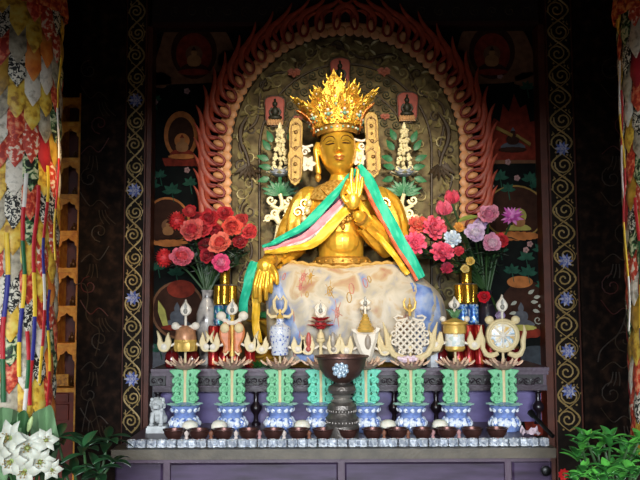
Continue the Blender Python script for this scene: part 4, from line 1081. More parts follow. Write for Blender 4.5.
# head: a sphere pushed into a face, tilted a little
hc = S(338, 150, -.01); TILT = Matrix.Rotation(math.radians(-3.5), 3, 'Y')
n1, n2 = 72, 56; hv = []; hf = []
g = lambda a, b, s_: math.exp(-(a*a+b*b)/(2*s_*s_))
def head_pt(th, ph):
    """th: azimuth, 0 looks at the viewer; ph: elevation. face units: half width 1"""
    x = math.sin(th)*math.cos(ph); y = -math.cos(th)*math.cos(ph); z = math.sin(ph)
    w = 1-.11*max(0, -z)**1.7-.04*max(0, z)
    X = x*18.8*w; Z = z*27.5; D = y*24.5*(1-.08*max(0, -z))
    if y < 0:
        f = -y; k = 0
        D *= 1
        D -= 1.2*g(X/19-.0, (Z+22)/27, .16)                                    # chin
        nz = max(0, min(1, (10-Z)/15.)) if Z > -5.5 else max(0, 1-(-5.5-Z)/2.)
        D -= (7.6*nz**1.1)*math.exp(-(X/2.7)**2)                                 # nose
        D -= 2.3*math.exp(-((abs(X)-2.9)/1.6)**2-((Z+4.2)/1.9)**2)               # nostrils
        D += 3.4*math.exp(-((abs(X)-8)/4.6)**2-((Z-3.6)/2.8)**2)                 # eye hollows
        D -= 1.9*math.exp(-((abs(X)-8)/3.8)**2-((Z-2.8)/1.9)**2)                 # lids
        D -= .9*math.exp(-((abs(X)-8)/6)**2-((Z-8.5)/1.6)**2)                    # brow
        D -= 1.7*math.exp(-(X/5.2)**2-((Z+10.2)/1.1)**2)                         # upper lip
        D -= 1.9*math.exp(-(X/4.4)**2-((Z+13.2)/1.3)**2)                         # lower lip
        D += .9*math.exp(-(X/6)**2-((Z+11.6)/.6)**2)
        D += .8*math.exp(-(X/6)**2-((Z+16.2)/1.3)**2)
        D -= .9*math.exp(-((abs(X)-11)/5)**2-((Z+6)/5)**2)                       # cheeks
    return Vector((X*q_, D*q_, Z*q_))
hp = lambda th, ph, lift=0.: hc+TILT @ (head_pt(th, ph)+Vector((0, -lift, 0)))
hrows = [[hp(2*PI*k/n1, -PI/2*.995+PI*.99*i/n2) for k in range(n1)] for i in range(n2+1)]
B.grid(hrows, closed_u=True); o_ = len(B.v); nn_ = n1*(n2+1)
B.f.append(tuple(range(o_-nn_, o_-nn_+n1))); B.m.append(0); B.f.append(tuple(range(o_-n1, o_))); B.m.append(0)
for sg in (-1, 1):                                                           # long ears
    B.tube(smooth_pts([S(338+sg*19.5, 143, .01), S(338+sg*22, 150, .0), S(338.5+sg*21.5, 160, -.005), S(339+sg*20.5, 172, -.008)], 4), [q_*2.6, q_*3.2, q_*2.4, q_*3.0], 10)
    B.ell(S(339+sg*20.5, 172, -.008), q_*3, 10, 8)
body = remeshed('body', B, .0032, gold, st, 2)
# face paint
def face_line(pts, r, name, m, flat=.6):
    """a line on the face surface: pts in face pixels (X right, Z up) from the head centre"""
    out = []
    for X, Z in pts:
        ph = math.asin(max(-1, min(1, Z/27.5))); c = max(.05, math.cos(ph)); z = Z/27.5
        w = 1-.11*max(0, -z)**1.7-.04*max(0, z)
        th = math.asin(max(-1, min(1, X/(18.8*w*c)))); out.append(hp(th, ph, .0015))
    if len(out) == 1: mb = MB(); mb.ell(out[0], r*q_); return mb.build(name, m, st)
    rr = [r*q_*a for a in (.4, 1, 1, .4)]
    return MB().tube(smooth_pts(out, 3), rr, 7).build(name, m, st)
for sg in (-1, 1):
    face_line([(sg*2.8, 6.0), (sg*5, 9.2), (sg*9, 10.4), (sg*13, 8.6), (sg*15, 6.6)], .55, 'eyebrow', line_m)
    face_line([(sg*3.9, 2.0), (sg*6, 2.5), (sg*9, 2.3), (sg*12.4, 2.9)], .95, 'eye', line_m)
    face_line([(sg*4.2, 4.4), (sg*7, 5.6), (sg*10, 5.4), (sg*12.6, 3.6)], .35, 'eyelid', line_m)
face_line([(-5.2, -10.6), (-2.4, -9.8), (0, -10.5), (2.4, -9.8), (5.2, -10.6)], .95, 'upper_lip', lip_m)
face_line([(-4.2, -12.2), (-2, -13.3), (0, -13.6), (2, -13.3), (4.2, -12.2)], 1.1, 'lower_lip', lip_m)
face_line([(-5.4, -11.5), (0, -11.9), (5.4, -11.5)], .4, 'mouth_line', line_m)
hm = MB()
rows = [[hc+TILT @ (head_pt(2*PI*k/40, ph)*1.03+Vector((0, .003, 0))) for k in range(40)] for ph in [.62, .75, .95, 1.2, 1.5]]
hm.grid(rows, closed_u=True); hm.build('hair', mat('blue_black_hair', '141820', .5, 0, .2, 40), st)
for sg in (-1, 1):
    e = MB(); c = S(339+sg*21, 178, -.02); e.lathe(c, [(q_*1, q_*5), (q_*3.2, q_*2), (q_*3.4, -q_*1), (q_*1.4, -q_*4)], 12); e.build('earring', gold_old, st)

# crown: jewelled band and five flaming leaves in front of a flared openwork
crown_g = mat('crown_gold', 'ecbc48', .34, .55, .2, 60, .3, 160); crown_c = mat('crown_coral', 'c87a38', .4, .4, .35, 60); gem_g = mat('gem_turquoise', '7fae96', .3, .1, .2); gem_w = mat('gem_pearl', 'f0e8d8', .3, .1, .05)
def crown_ellipse(r, y, a):                                                    # a=0 faces the viewer
    c = hc+TILT @ Vector((0, 0, 0)); return hc+TILT @ Vector((r*q_*math.sin(a), -r*q_*1.12*math.cos(a), (150-y)*q_))
cb = MB()
rows = [[crown_ellipse(r, y, 2*PI*k/40) for k in range(40)] for r, y in ((19.6, 136), (20.8, 135), (21.6, 129), (22.6, 126.5), (21, 126), (19.4, 134))]
cb.grid(rows, closed_u=True); band = cb.build('crown_band', gold_old, st)
cg = MB()
for k in range(24):
    a = 2*PI*k/24; cg.cur = k % 2; cg.ell(crown_ellipse(21.8, 131.2, a), q_*1.25, 8, 6)
cg.build('band_gems', [gem_w, gem_g], band)
random.seed(11)
def crown_leaf(a, base_y, top_y, w, r0, flare, dens, tip_m):
    """flame shaped openwork plaque standing on the band at azimuth a"""
    H = base_y-top_y
    nrm = (TILT @ Vector((math.sin(a), -math.cos(a), 0))).normalized(); tang = (TILT @ Vector((math.cos(a), math.sin(a), 0))).normalized(); upv = TILT @ Vector((0, 0, 1))
    b0 = crown_ellipse(r0, base_y, a)
    def pt(u, v, lift=0.): return b0+tang*(u*w*q_)+upv*(v*H*q_)+nrm*(q_*flare*v*v+lift-.006*u*u)
    prof = [(0, .62), (.1, .82), (.22, 1.0), (.34, .9), (.42, 1.0), (.52, .82), (.6, .86), (.7, .6), (.78, .56), (.88, .26), (1., .0)]
    def wid(v):
        for (a0, w0), (a1, w1) in zip(prof, prof[1:]):
            if v <= a1: return w0+(w1-w0)*(v-a0)/(a1-a0)
        return 0
    m = MB(); rows = []
    for i in range(17):
        v = i/16; ww = max(wid(v), .03); rows.append([pt(ww*u, v, .003*math.sin(9*v+5*u)) for u in (-1, -.6, -.2, .2, .6, 1)])
    m.grid(rows, .004)
    for sg in (-1, 1): m.tube([pt(sg*max(wid(i/20), .02), i/20, .003) for i in range(21)], q_*.8, 6)
    for i in range(dens):                                                     # raised scrolls
        v = random.uniform(.05, .9); u = random.uniform(-.8, .8)*wid(v); rr = random.uniform(1.6, 3.2)
        a0 = random.uniform(0, 6.3); d = random.choice((-1, 1))
        m.tube([pt(u+rr/w*(1-.8*j/9)*math.cos(a0+d*2*PI*1.1*j/9), v+rr/H*(1-.8*j/9)*math.sin(a0+d*2*PI*1.1*j/9), .006) for j in range(10)], q_*.7, 5)
    for i in range(7):                                                        # flame points around the edge
        for sg in (-1, 1):
            v = .12+.12*i; u = sg*wid(v)
            m.tube([pt(u*.92, v, .002), pt(u*1.12+sg*.05, v+.05, .004), pt(u*1.15+sg*.06, v+.13, .006)], [q_*1.4, q_*1.1, q_*.25], 6)
    m.tube([pt(0, .94, .003), pt(0, 1.05, .004)], [q_*1.6, q_*.3], 6)
    lo = m.build('crown_leaf', tip_m, st)
    gm = MB()
    for i, (v, r_) in enumerate(((.18, 2.2), (.36, 2.9), (.52, 2.0), (.68, 1.6), (.82, 1.2))):
        gm.cur = [0, 1, 2, 0, 2][i]; gm.ell(pt(0, v, .008), q_*r_*.75, 10, 7)
        if i < 3:
            for sg in (-1, 1): gm.cur = (i+1) % 3; gm.ell(pt(sg*.5*wid(v), v+.03, .007), q_*r_*.45, 8, 6)
    gm.build('leaf_gems', [crown_c, gem_g, gem_w], lo)
# rear tiers first, wider and taller; (azimuth, base y, top y, half width, radius)
crown_leaf(0.0, 128, 77, 15, 22, 3, 40, crown_g)
crown_leaf(-.62, 128, 92, 13, 22.5, 11, 30, crown_g); crown_leaf(.62, 128, 88, 13, 22.5, 11, 30, crown_g)
crown_leaf(-1.2, 129, 98, 13, 22.5, 22, 26, crown_g); crown_leaf(1.2, 129, 95, 13, 22.5, 22, 26, crown_g)
crown_leaf(-1.6, 133, 107, 12, 23, 15, 18, crown_c); crown_leaf(1.6, 133, 105, 12, 23, 15, 18, crown_c)
crown_leaf(-.3, 128, 103, 7, 24.5, 6, 14, crown_g); crown_leaf(.3, 128, 103, 7, 24.5, 6, 14, crown_g)
crown_leaf(-.95, 128, 106, 7, 24.5, 12, 12, crown_g); crown_leaf(.95, 128, 106, 7, 24.5, 12, 12, crown_g)
kn = MB()
kn.lathe(hc+TILT @ Vector((0, .02, q_*22)), [(q_*18, 0), (q_*19, q_*8), (q_*14, q_*20), (q_*8, q_*30), (q_*3, q_*38)], 20, flute=10, fl=.06); kn.build('hair_knot', gold_old, st)
# hanging side lappets
lap_g = mat('lappet_gold', '8a7034', .45, .4, .2, 60, .25, 140)
for sg, x0, y0, x1, y1 in ((-1, 296, 118, 295, 186), (1, 371, 112, 374, 178)):
    m = MB(); w = 7.2; yy = -.02
    o = [(x0-w*.9, y0+4), (x0-w*.4, y0), (x0+w*.4, y0), (x0+w*.9, y0+4), (x0+w, y0+10), ((x0+x1)/2+w*.9, (y0+y1)/2-1), ((x0+x1)/2+w*1.1, (y0+y1)/2+3), (x1+w, y1-10), (x1+w*.6, y1-3), (x1, y1), (x1-w*.6, y1-3), (x1-w, y1-10), ((x0+x1)/2-w*1.1, (y0+y1)/2+3), ((x0+x1)/2-w*.9, (y0+y1)/2-1), (x0-w, y0+10)]
    P2 = [S(a, b, yy) for a, b in o]; m.plate([(p.x, p.z) for p in P2], QY+yy-.006, QY+yy+.008, .003)
    lo = m.build('crown_lappet', lap_g, st)
    d = MB()
    for t_ in (0, 1):
        ya, yb = (y0+5, (y0+y1)/2-3) if t_ == 0 else ((y0+y1)/2+4, y1-5)
        for q in (-1, 1): d.tube([S(x0+q*4.6, ya+3, yy-.008), S(x0+q*4.6+(x1-x0)*.3, yb-3, yy-.008)], q_*.7, 6)
        d.tube([S(x0-4.6, ya+3, yy-.008), S(x0, ya-1, yy-.008), S(x0+4.6, ya+3, yy-.008)], q_*.7, 6); d.tube([S(x1-4.6, yb-3, yy-.008), S(x1, yb+1, yy-.008), S(x1+4.6, yb-3, yy-.008)], q_*.7, 6)
    for k in range(8):
        y = y0+6+(y1-y0-12)*k/7; d.ell(S(x0+(x1-x0)*k/7, y, yy-.008), (q_*(2.1 if k % 2 else 1.3), .004, q_*(2.1 if k % 2 else 1.3)), 10, 6)
    d.build('lappet_relief', mat('lappet_relief_gold', '6a4c1c', .45, .4, .2, 60), lo)
    c = MB()
    fc = (x0-sg*12, y0+46)
    for k in range(6):
        a = 2*PI*k/6; c.petal(S(fc[0]+2*math.cos(a), fc[1]+2*math.sin(a), -.012), (math.cos(a), -.3, -math.sin(a)), (0, -1, 0), q_*7, q_*2.6, .4, .3, 5, 3, th=.002)
    c.ell(S(fc[0], fc[1], -.02), q_*2.4, 8, 6); c.tube([S(a_, b_, -.012) for a_, b_ in spiral(x0-sg*9, y0+34, 4.5, 1.3, 0, sg, 12)], [q_*1.6, q_*.8], 6)
    c.tube(px_line([(x0-sg*3, y0+26), (x0-sg*9, y0+29), (x0-sg*17, y0+27)], QY-.01, 4), q_*1.3, 6)
    c.build('ear_flower', cream2, lo)

# collar, necklaces, belt
col_m = patterned('collar_brocade', ['8a6428', 'c89a44', 'e8c878'], 70, .45, .45, bump=.3)
m = MB()
def body_shell(cx, py, hw, dep, dy, a, k=1.0):
    c = S(cx, py, dy); return Vector((c.x+hw*q_*k*math.sin(a), c.y-dep*k*math.cos(a), c.z))
rows = [[body_shell(cx, py+4.5*max(0, math.cos(a))*((py-180)/12), hw, dep, dy, a) for a in [-2.2+4.4*j/30 for j in range(31)]] for cx, py, hw, dep, dy in ((341, 181, 13, .058, .005), (342, 185.5, 24, .085, .008), (343.5, 190, 35, .108, .01), (344, 197, 40.5, .128, .008))]
m.grid(rows, -.004); m.build('jewelled_collar', col_m, st)
m = MB()
for py0, hw, dep, sag, dd in ((186, 15, .08, 10, -.02), (188, 21, .1, 17, -.035)):
    for j in range(25):
        a = -1.2+2.4*j/24; p = body_shell(342, py0+sag*math.cos(a)**2, hw, dep, dd, a); m.ell(p, q_*1.2, 7, 5)
m.build('bead_necklace', gold_old, st)
m = MB()
rows = [[body_shell(342, py, hw, dep, -.005, 2*PI*j/36) for j in range(36)] for py, hw, dep in ((266, 25, .115), (264, 27.5, .128), (260, 27.5, .128), (258, 25, .115))]
m.grid(rows, -.004, closed_u=True)
for j in range(20):
    a = 2*PI*j/20; m.ell(body_shell(342, 262, 28, .131, -.005, a), q_*1.5, 7, 5)
m.build('belt', gold_old, st)
m = MB()
for dx, dy_ in ((0, 0), (-5, -2), (5, -2), (0, 5)): m.ell(S(343+dx, 222+dy_, -.14), (q_*2.6, .012, q_*2.6), 10, 7)
for j in range(9): m.ell(S(343-9+j*2.25, 214+3*math.sin(PI*j/8), -.135), q_*1.2, 7, 5)
m.build('chest_pendant', gold_old, st)
robe_m = patterned('robe_gold', ['9a6a1c', 'd8a436', 'f0cc68'], 26, .42, .35, bump=.25, detail=5)
# sleeves: folded gold cloth
def sleeve(name, pts, rad, m_, n=30, seed=0, amp=.17, flute=9):
    pts = smooth_pts(pts, 5); N = len(pts); rows = []
    for i, p in enumerate(pts):
        t = (pts[min(i+1, N-1)]-pts[max(i-1, 0)]).normalized(); X = t.cross(Vector((0, 1, 0))).normalized(); Yv = t.cross(X)
        r = interp(rad, i/(N-1))*q_
        rows.append([p+(X*math.cos(a)+Yv*math.sin(a))*r*(1+amp*(i/N)*math.sin(flute*a+seed+i*.22)+.5*amp*math.sin(3*a+i*.3)) for a in [2*PI*j/n for j in range(n)]])
    mb = MB(); mb.grid(rows, .004, closed_u=True); return mb.build(name, m_, st)
sleeve('sleeve', [S(311, 194, .01), S(302, 206, .01), S(295, 226, .0), S(290, 250, -.03)], [9, 13, 14, 14.5], robe_m)
sleeve('forearm_sleeve', [S(293, 247, -.03), S(283, 253, -.1), S(275, 257, -.15)], [12, 11.5, 10.5], gold_cloth, seed=2)
sleeve('sleeve', [S(377, 194, .01), S(387, 206, .01), S(393, 226, .0), S(396, 252, -.02)], [9, 13, 14.5, 13.5], gold_cloth, seed=1)
sleeve('forearm_sleeve', [S(389, 246, -.04), S(377, 234, -.11), S(366, 223, -.155)], [13, 12, 9.5], gold_cloth, seed=3)
sleeve('bracelet', [S(362, 219.5, -.172), S(360, 217.6, -.182)], [7.5, 7.5], gold_old, amp=0)
sleeve('bracelet', [S(272, 259, -.175), S(270, 260, -.185)], [8, 8], gold_old, amp=0)
m = MB()
for (x, y, d) in ((305, 203, 1), (298, 212, -1), (384, 203, -1)):
    m.tube([S(a, b, -.075) for a, b in spiral(x, y, 6, 1.4, .5, d, 14)], [q_*1.5, q_*.8], 6)
for (x, y) in ((309, 203), (307, 211), (304, 219)): m.ell(S(x, y, -.085), (q_*3.2, .015, q_*4), 9, 7)
m.build('shoulder_ornament', mat('pale_shoulder_gold', 'e8d49a', .4, .4, .2, 60), st)

# five colour scarf over the neck and hands
teal = mat('scarf_teal', '1fb592', .6, 0, .12, 40, .1); pink = mat('scarf_pink', 'd88a98', .6, 0, .15, 40, .1); black = mat('scarf_navy', '1c2030', .6, 0, .1, 40); yellow = mat('scarf_yellow', 'e8b830', .55, 0, .15, 40, .1); pale = mat('scarf_pale_grey', 'c8c0c4', .6, 0, .1, 40); orange = mat('scarf_coral', 'd86a48', .6, 0, .15, 40)
def scarf_band(name, path, across, a0, a1, m_, lift=0.):
    """path: px points with depth; across: (dx,dy) px per step at each; band from a0 to a1 px"""
    pts = smooth_pts([S(*p) for p in path], 5); ac = smooth_pts([Vector((c[0], 0, -c[1]))*q_ for c in across], 5)
    rows = []
    for i, (p, c) in enumerate(zip(pts, ac)):
        row = []
        for j in range(6):
            u = a0+(a1-a0)*j/5
            row.append(p+c*u+Vector((0, -lift-.008*math.sin(PI*j/5)+.005*math.sin(i*.8+j*1.7)+.004*math.sin(i*.5+a0), 0)))
        rows.append(row)
    mb = MB(); mb.grid(rows, .005); return mb.build(name, m_, st)
LP = [(356, 168, -.19), (345, 178, -.16), (325, 200, -.155), (300, 224, -.16), (278, 238, -.19), (262, 246, -.235)]
LA = [(.3, .5), (.55, .6), (.62, .75), (.55, .8), (.32, .5), (.12, .26)]
scarf_band('scarf_band', LP, LA, 0, 8, teal, .004)
scarf_band('scarf_band', LP, LA, 7.6, 10, black)
scarf_band('scarf_band', LP, LA, 9.6, 16.5, pink, .003)
scarf_band('scarf_band', LP, LA, 16, 18.6, pale)
scarf_band('scarf_band', LP, LA, 18, 27, yellow, .004)
RP = [(358, 166, -.19), (366, 180, -.17), (377, 202, -.155), (391, 228, -.165), (406, 254, -.19), (420, 279, -.23)]
RA = [(.4, -.25), (.75, -.3), (.78, -.35), (.75, -.4), (.7, -.4), (.6, -.35)]
scarf_band('scarf_band', RP, RA, -3.5, 8, teal, .006)
scarf_band('scarf_band', RP, RA, -6.5, -3, orange, .002)
scarf_band('scarf_band', [(361, 196, -.13), (372, 214, -.16), (386, 236, -.165), (402, 258, -.18), (412, 272, -.2)], RA[1:], -9, -3, yellow)
DP = [(256, 262, -.225), (250, 280, -.225), (246, 300, -.21), (244, 312, -.2)]
DA = [(.85, .2)]*4
scarf_band('scarf_band', DP, DA, -6, 3, teal)
scarf_band('scarf_band', [(258, 278, -.19), (256, 300, -.185), (256, 322, -.18), (258, 342, -.18)], DA, -4, 4, yellow)

# patterned sheer cloth spread over the lap
lapm = patterned('lap_brocade', ['6880b4', '9496a0', 'aea694', 'bab2a2', 'b09c7c', 'a07460'], 9, .5, stops=[.3, .38, .45, .54, .62, .72], detail=6, dist=.6, bump=.15)
lapbl = patterned('lap_blue_silk', ['4c6cb0', '8098c8', 'b4bcc8'], 12, .4, stops=[.35, .5, .65], detail=4)
top = smooth_pts([Vector(p) for p in ((282, 264, 0), (292, 263, 0), (315, 266, 0), (342, 268, 0), (370, 265, 0), (392, 264, 0), (408, 268, 0))], 8)
mid = smooth_pts([Vector(p) for p in ((268, 288, 0), (284, 288, 0), (310, 296, 0), (345, 300, 0), (380, 296, 0), (412, 288, 0), (440, 296, 0))], 8)
low = smooth_pts([Vector(p) for p in ((268, 330, 0), (286, 336, 0), (310, 342, 0), (345, 346, 0), (380, 342, 0), (415, 336, 0), (446, 330, 0))], 8)
bot = smooth_pts([Vector(p) for p in ((270, 350, 0), (288, 360, 0), (310, 362, 0), (345, 363, 0), (380, 362, 0), (415, 360, 0), (444, 350, 0))], 8)
N = len(top); rows = []
for i in range(29):
    v = i/28; row = []
    for j in range(N):
        u = j/(N-1)*2-1
        cs_ = [top[j], mid[j], low[j], bot[j]]
        x = v*3; k = min(int(x), 2); f = x-k
        p0, p1, p2, p3 = cs_[max(0, k-1)], cs_[k], cs_[k+1], cs_[min(3, k+2)]
        p = .5*((2*p1)+(p2-p0)*f+(2*p0-5*p1+4*p2-p3)*f*f+(3*p1-p0-3*p2+p3)*f**3)
        d = interp([-.115, -.215, -.25, -.255], v)-.025*(1-abs(u))*math.sin(PI*v)
        edge = max(0, abs(u)-.72)/.28
        d += .12*edge**2*(.4+.6*v)
        d += -.007*math.sin(u*20+v*7*(1 if u > 0 else -1))*min(1, v*1.6)-.009*math.sin(u*9-v*8+1)*min(1, v*1.5)-.006*mnoise.noise(Vector((u*5, v*6, 2)))
        row.append(S(p.x, p.y, d))
    rows.append(row)
m = MB(); m.grid(rows, .005)
lc = m.build('lap_cloth', lapm, st, smooth=80)
# silk folds lying over the cloth: blue on both flanks, gold and pink scrolls of embroidery
def fold(rowsrc, j0, j1, i0, i1, lift, mm, name):
    b = MB(); rr = []
    for i in range(i0, i1+1):
        a = (i-i0)/(i1-i0); sh = int(round((j1-j0)*.0+a*6*(1 if j0 > N/2 else -1)*0))
        rr.append([rowsrc[i][min(N-1, max(0, j+sh))]+Vector((0, -lift-.006*math.sin((j-j0)*1.3+i*.4), 0)) for j in range(j0, j1+1)])
    b.grid(rr, .004); return b.build(name, mm, lc, smooth=80)
fold(rows, N-9, N-3, 8, 26, .006, lapbl, 'blue_silk_fold')
emb_p = mat('embroidery_pink', 'b4746a', .6, 0, .2, 60); emb_g = mat('embroidery_gold', 'b08c48', .5, .2, .2, 60)
def on_cloth(u, v, lift=.005):
    x = (u+1)/2*(N-1); y = v*28; j = min(int(x), N-2); i = min(int(y), 27); a = x-j; b = y-i
    return (rows[i][j]*(1-a)+rows[i][j+1]*a)*(1-b)+(rows[i+1][j]*(1-a)+rows[i+1][j+1]*a)*b+Vector((0, -lift, .002))
# diagonal silk strip from left waist down to centre
m = MB(); rr = []
for i in range(21):
    t_ = i/20; u = -.8+.62*t_; v = .18+.78*t_
    rr.append([on_cloth(u-.12*a, min(.99, v+.03*a), .004+.008*math.sin(PI*a/2)) for a in (0, .33, .66, 1, 1.33, 1.66, 2)])
m.grid(rr, .003); m.build('blue_silk_fold', lapbl, lc, smooth=80)
m = MB(); random.seed(21)
for k in range(26):
    u = random.uniform(-.75, .9); v = random.uniform(.15, .92); r_ = random.uniform(.012, .024); m.cur = k % 2
    q = [on_cloth(u+r_*math.cos(2*PI*j/10), min(.99, max(0, v+r_*2*math.sin(2*PI*j/10)))) for j in range(10)]
    m.tube(q, q_*.5, 5, True)
    if k % 3 == 0:
        for j in range(6):
            a = 2*PI*j/6+k; m.tube([on_cloth(u, v), on_cloth(u+.05*math.cos(a), min(.99, v+.1*math.sin(a)))], [q_*.6, q_*.3], 5)
m.build('embroidery', [emb_p, emb_g], lc)
# gathered edge at the waist
m = MB(); m.tube([rows[0][j]+Vector((0, -.004, .003+.004*math.sin(j*1.7))) for j in range(N)], q_*2.2, 8); m.build('cloth_hem', emb_g, lc)

# lotus throne
zt = S(343, 311, .0).z; hT = zt-SZ
TCY = 4.03; txc = at(341, 340, TCY).x; sT = pm(TCY)
th = thing('lotus_throne', (txc, TCY, SZ), 'gilded lotus throne with a green cushion under the statue', 'throne')
m = MB(); m.lathe((txc, TCY, SZ), [(84*sT, 0), (90*sT, .02), (80*sT, hT*.35), (76*sT, hT*.5), (82*sT, hT*.7), (85*sT, hT*.86), (80*sT, hT*.88)], 48, sy=.5); m.build('throne_drum', gold_old, th)
m = MB(); m.lathe((txc, TCY, SZ), [(80*sT, hT*.86), (84*sT, hT*.89), (85*sT, hT*.94), (83*sT, hT*.99), (76*sT, hT*1.0)], 48, sy=.5); m.build('cushion', mat('cushion_green', '3f9a5e', .6, 0, .2, 40), th)
for ring, (z0, rise, dirz, n) in enumerate(((hT*.5, 1, 1, 24), (hT*.48, 1, -1, 24))):
    m = MB()
    for k in range(n):
        a = 2*PI*(k+.5*ring)/n; d = Vector((math.cos(a), math.sin(a)*.5, 0)); b0 = Vector((txc, TCY, SZ+z0))+d*77*sT
        dn = Vector((math.cos(a), math.sin(a), 0)); m.petal(b0, dn*.45+Vector((0, 0, dirz)), dn, hT*.48, 11*sT, -.45, .9, 7, 4, th=.004)
    m.build('petal_ring', gold, th)
# ------------------------------------------------------------------ flowers in vases either side of the statue
stem_m = mat('flower_stem', '2c4a24', .5, 0, .2, 30); fill_m = mat('filler_leaf', '1d2f1e', .45, 0, .4, 20); fill_s = mat('filler_silver', '8c948c', .5, 0, .3, 30)
FM = {}
def fmat(col, k=1.): return mat('bloom_'+col, col, .55, 0, .25, 40, sss=.05)
def peony(px, py, Y, r, cols, mouth, label, name='peony', group=None, face=(0, -1, .3), kind='peony', cat='flower'):
    c = at(px, py, Y); s = pm(Y); R = r*s*1.08
    t = thing(name, mouth, label, cat, group)
    f = Vector(face).normalized()+Vector((random.uniform(-.25, .25), 0, random.uniform(-.15, .2))); f.normalize()
    X = f.cross(Vector((0, 0, 1))).normalized(); Z = X.cross(f).normalized()
    m = MB()
    if kind == 'peony':
        layers = ((8, 1.0, .3, .5, .7, .15), (8, .9, .6, .46, 1.0, .1), (7, .74, 1.1, .38, 1.2, .05), (6, .55, 1.8, .3, 1.2, .0), (5, .4, 3, .22, 1.1, 0))
        for li, (n, L, rise, W, curl, back) in enumerate(layers):
            m.cur = 0 if li < 2 else 1
            for k in range(n):
                a = 2*PI*(k+.5*li)/n+random.uniform(-.15, .15); d = X*math.cos(a)+Z*math.sin(a)
                m.petal(c+d*R*.08-f*R*(.3-.08*li), d+f*rise*random.uniform(.8, 1.2), f, R*L*random.uniform(.85, 1.1), R*W, .35, curl*random.uniform(.6, 1.3), 6, 5, sharp=.6, th=.0012, wav=.3, tip=.76)
        m.ell(c-f*R*.1, R*.32, 10, 8)
    elif kind == 'pompom':
        m.ell(c, R*.8, 14, 10)
        for k in range(90):
            zz = 1-2*(k+.5)/90; a = k*2.39996; q = math.sqrt(1-zz*zz); d = X*q*math.cos(a)+Z*q*math.sin(a)+f*zz
            m.cur = k % 2; m.petal(c+d*R*.66, d, Vector((0, 0, 1)), R*.4, R*.17, .3, .3, 3, 2)
    elif kind == 'carnation':
        for li, (n, L, rise) in enumerate(((12, 1.05, .2), (11, .95, .6), (9, .8, 1.2), (7, .6, 2.2))):
            for k in range(n):
                a = 2*PI*(k+.5*li)/n+random.uniform(-.2, .2); d = X*math.cos(a)+Z*math.sin(a); m.cur = 1 if (k+li) % 3 == 0 else 0
                m.petal(c-f*R*.15, d+f*rise, f, R*L, R*.3, .4, random.uniform(-.2, .6), 6, 4, sharp=.6, th=.001, wav=.5, tip=.78)
    elif kind == 'tulip':
        u = Vector((random.uniform(-.1, .25), -.25, 1)).normalized(); f = u
        X = u.cross(Vector((0, 1, 0))).normalized(); Z = X.cross(u)
        for k in range(6):
            a = 2*PI*k/6; d = X*math.cos(a)+Z*math.sin(a); m.cur = k % 2
            m.petal(c-u*R*.9, d*.9+u*1.0, -d, R*2.1, R*.75, -.4, .95, 6, 4, th=.0012)
        m.ell(c, (R*.5, R*.5, R*.75), 10, 8)
    elif kind == 'spiky':
        for k in range(16):
            a = 2*PI*k/16; d = X*math.cos(a)+Z*math.sin(a); m.cur = k % 2
            m.petal(c, d+f*random.uniform(.1, .7), f, R*random.uniform(.85, 1.15), R*.15, .3, .2, 5, 2, th=.001)
        m.ell(c+f*R*.1, R*.22, 8, 6)
    m.build('petals', [fmat(cols[0]), fmat(cols[-1])], t)
    sp = MB(); back = c-f*R*(.3 if kind != 'tulip' else .9); mo = Vector(mouth)
    midp = (back+mo)/2+Vector((0, .03, .03)); sp.tube(smooth_pts([back, back*.7+midp*.3-f*.01, midp, mo], 4), s*1.1, 6); sp.build('stem', stem_m, t)
    lf_ = MB(); q = back.lerp(midp, .6)
    for sg in (-1, 1): lf_.petal(q, Vector((sg, -.3, random.uniform(-.2, .6))), (0, 0, 1), R*1.3, R*.35, .2, -.5, 6, 2, th=.001)
    lf_.build('leaf', fill_m, t)
    return t
def spray(px, py, Y, mouth, label, group, n=26, size=26, col=None, seed=0):
    random.seed(seed); t = thing('foliage_spray', mouth, label, 'foliage', group); s = pm(Y); c = at(px, py, Y); mo = Vector(mouth)
    st_ = MB(); lf_ = MB()
    for b in range(4):
        e = c+Vector((random.uniform(-1, 1)*size*s*.8, random.uniform(-.03, .05), random.uniform(-.5, 1)*size*s*.6))
        pts = smooth_pts([mo, mo.lerp(e, .5)+Vector((0, .02, .03)), e], 6); st_.tube(pts, s*.7, 5)
        for k in range(n//4):
            p = interp(pts, .35+.65*(k+1)/(n/4)); d = Vector((random.uniform(-1, 1), random.uniform(-.8, .2), random.uniform(-.6, .8)))
            lf_.cur = 1 if (k % 4 == 0 and col) else 0
            lf_.petal(p, d, (0, 0, 1), s*random.uniform(7, 12), s*random.uniform(1.8, 3), .2, .4, 4, 2, th=.001)
    st_.build('stems', stem_m, t); lf_.build('leaves', [fill_m, fill_s], t)
def vase(cx, Y, py_top, m_, label, rmul=1.):
    s = pm(Y); x0 = at(cx, 340, Y).x; zt_ = at(cx, py_top, Y).z; H = zt_-SZ
    t = thing('flower_vase', (x0, Y, SZ), label, 'vase')
    b = MB(); b.lathe((x0, Y, SZ), [(r*s*rmul, z*H) for r, z in ((7, 0), (7.5, .03), (6.6, .1), (9, .3), (11, .52), (10.5, .68), (7, .82), (4.8, .9), (5.4, .97), (6.4, 1), (5.6, 1), (4, .93), (3.6, .5), (1, .4))], 28); b.build('vase_body', m_, t)
    return Vector((x0, Y, zt_-.01))
vl = vase(207, 4.02, 290, patterned('painted_white_porcelain', ['3a3840', '8c8888', 'b4b0ac', 'c4beb8'], 22, .3, stops=[.34, .42, .5, .7], coat=.4), 'white painted porcelain vase holding the red bouquet left of the statue')
vr = vase(488, 4.05, 290, mat('dark_vase_glaze', '2a2430', .3, 0, .3, 20, coat=.3), 'dark glazed vase holding the mixed bouquet right of the statue', .9)
random.seed(31)
G1, G2 = 'red and coral flowers left of the statue', 'mixed pink flowers right of the statue'
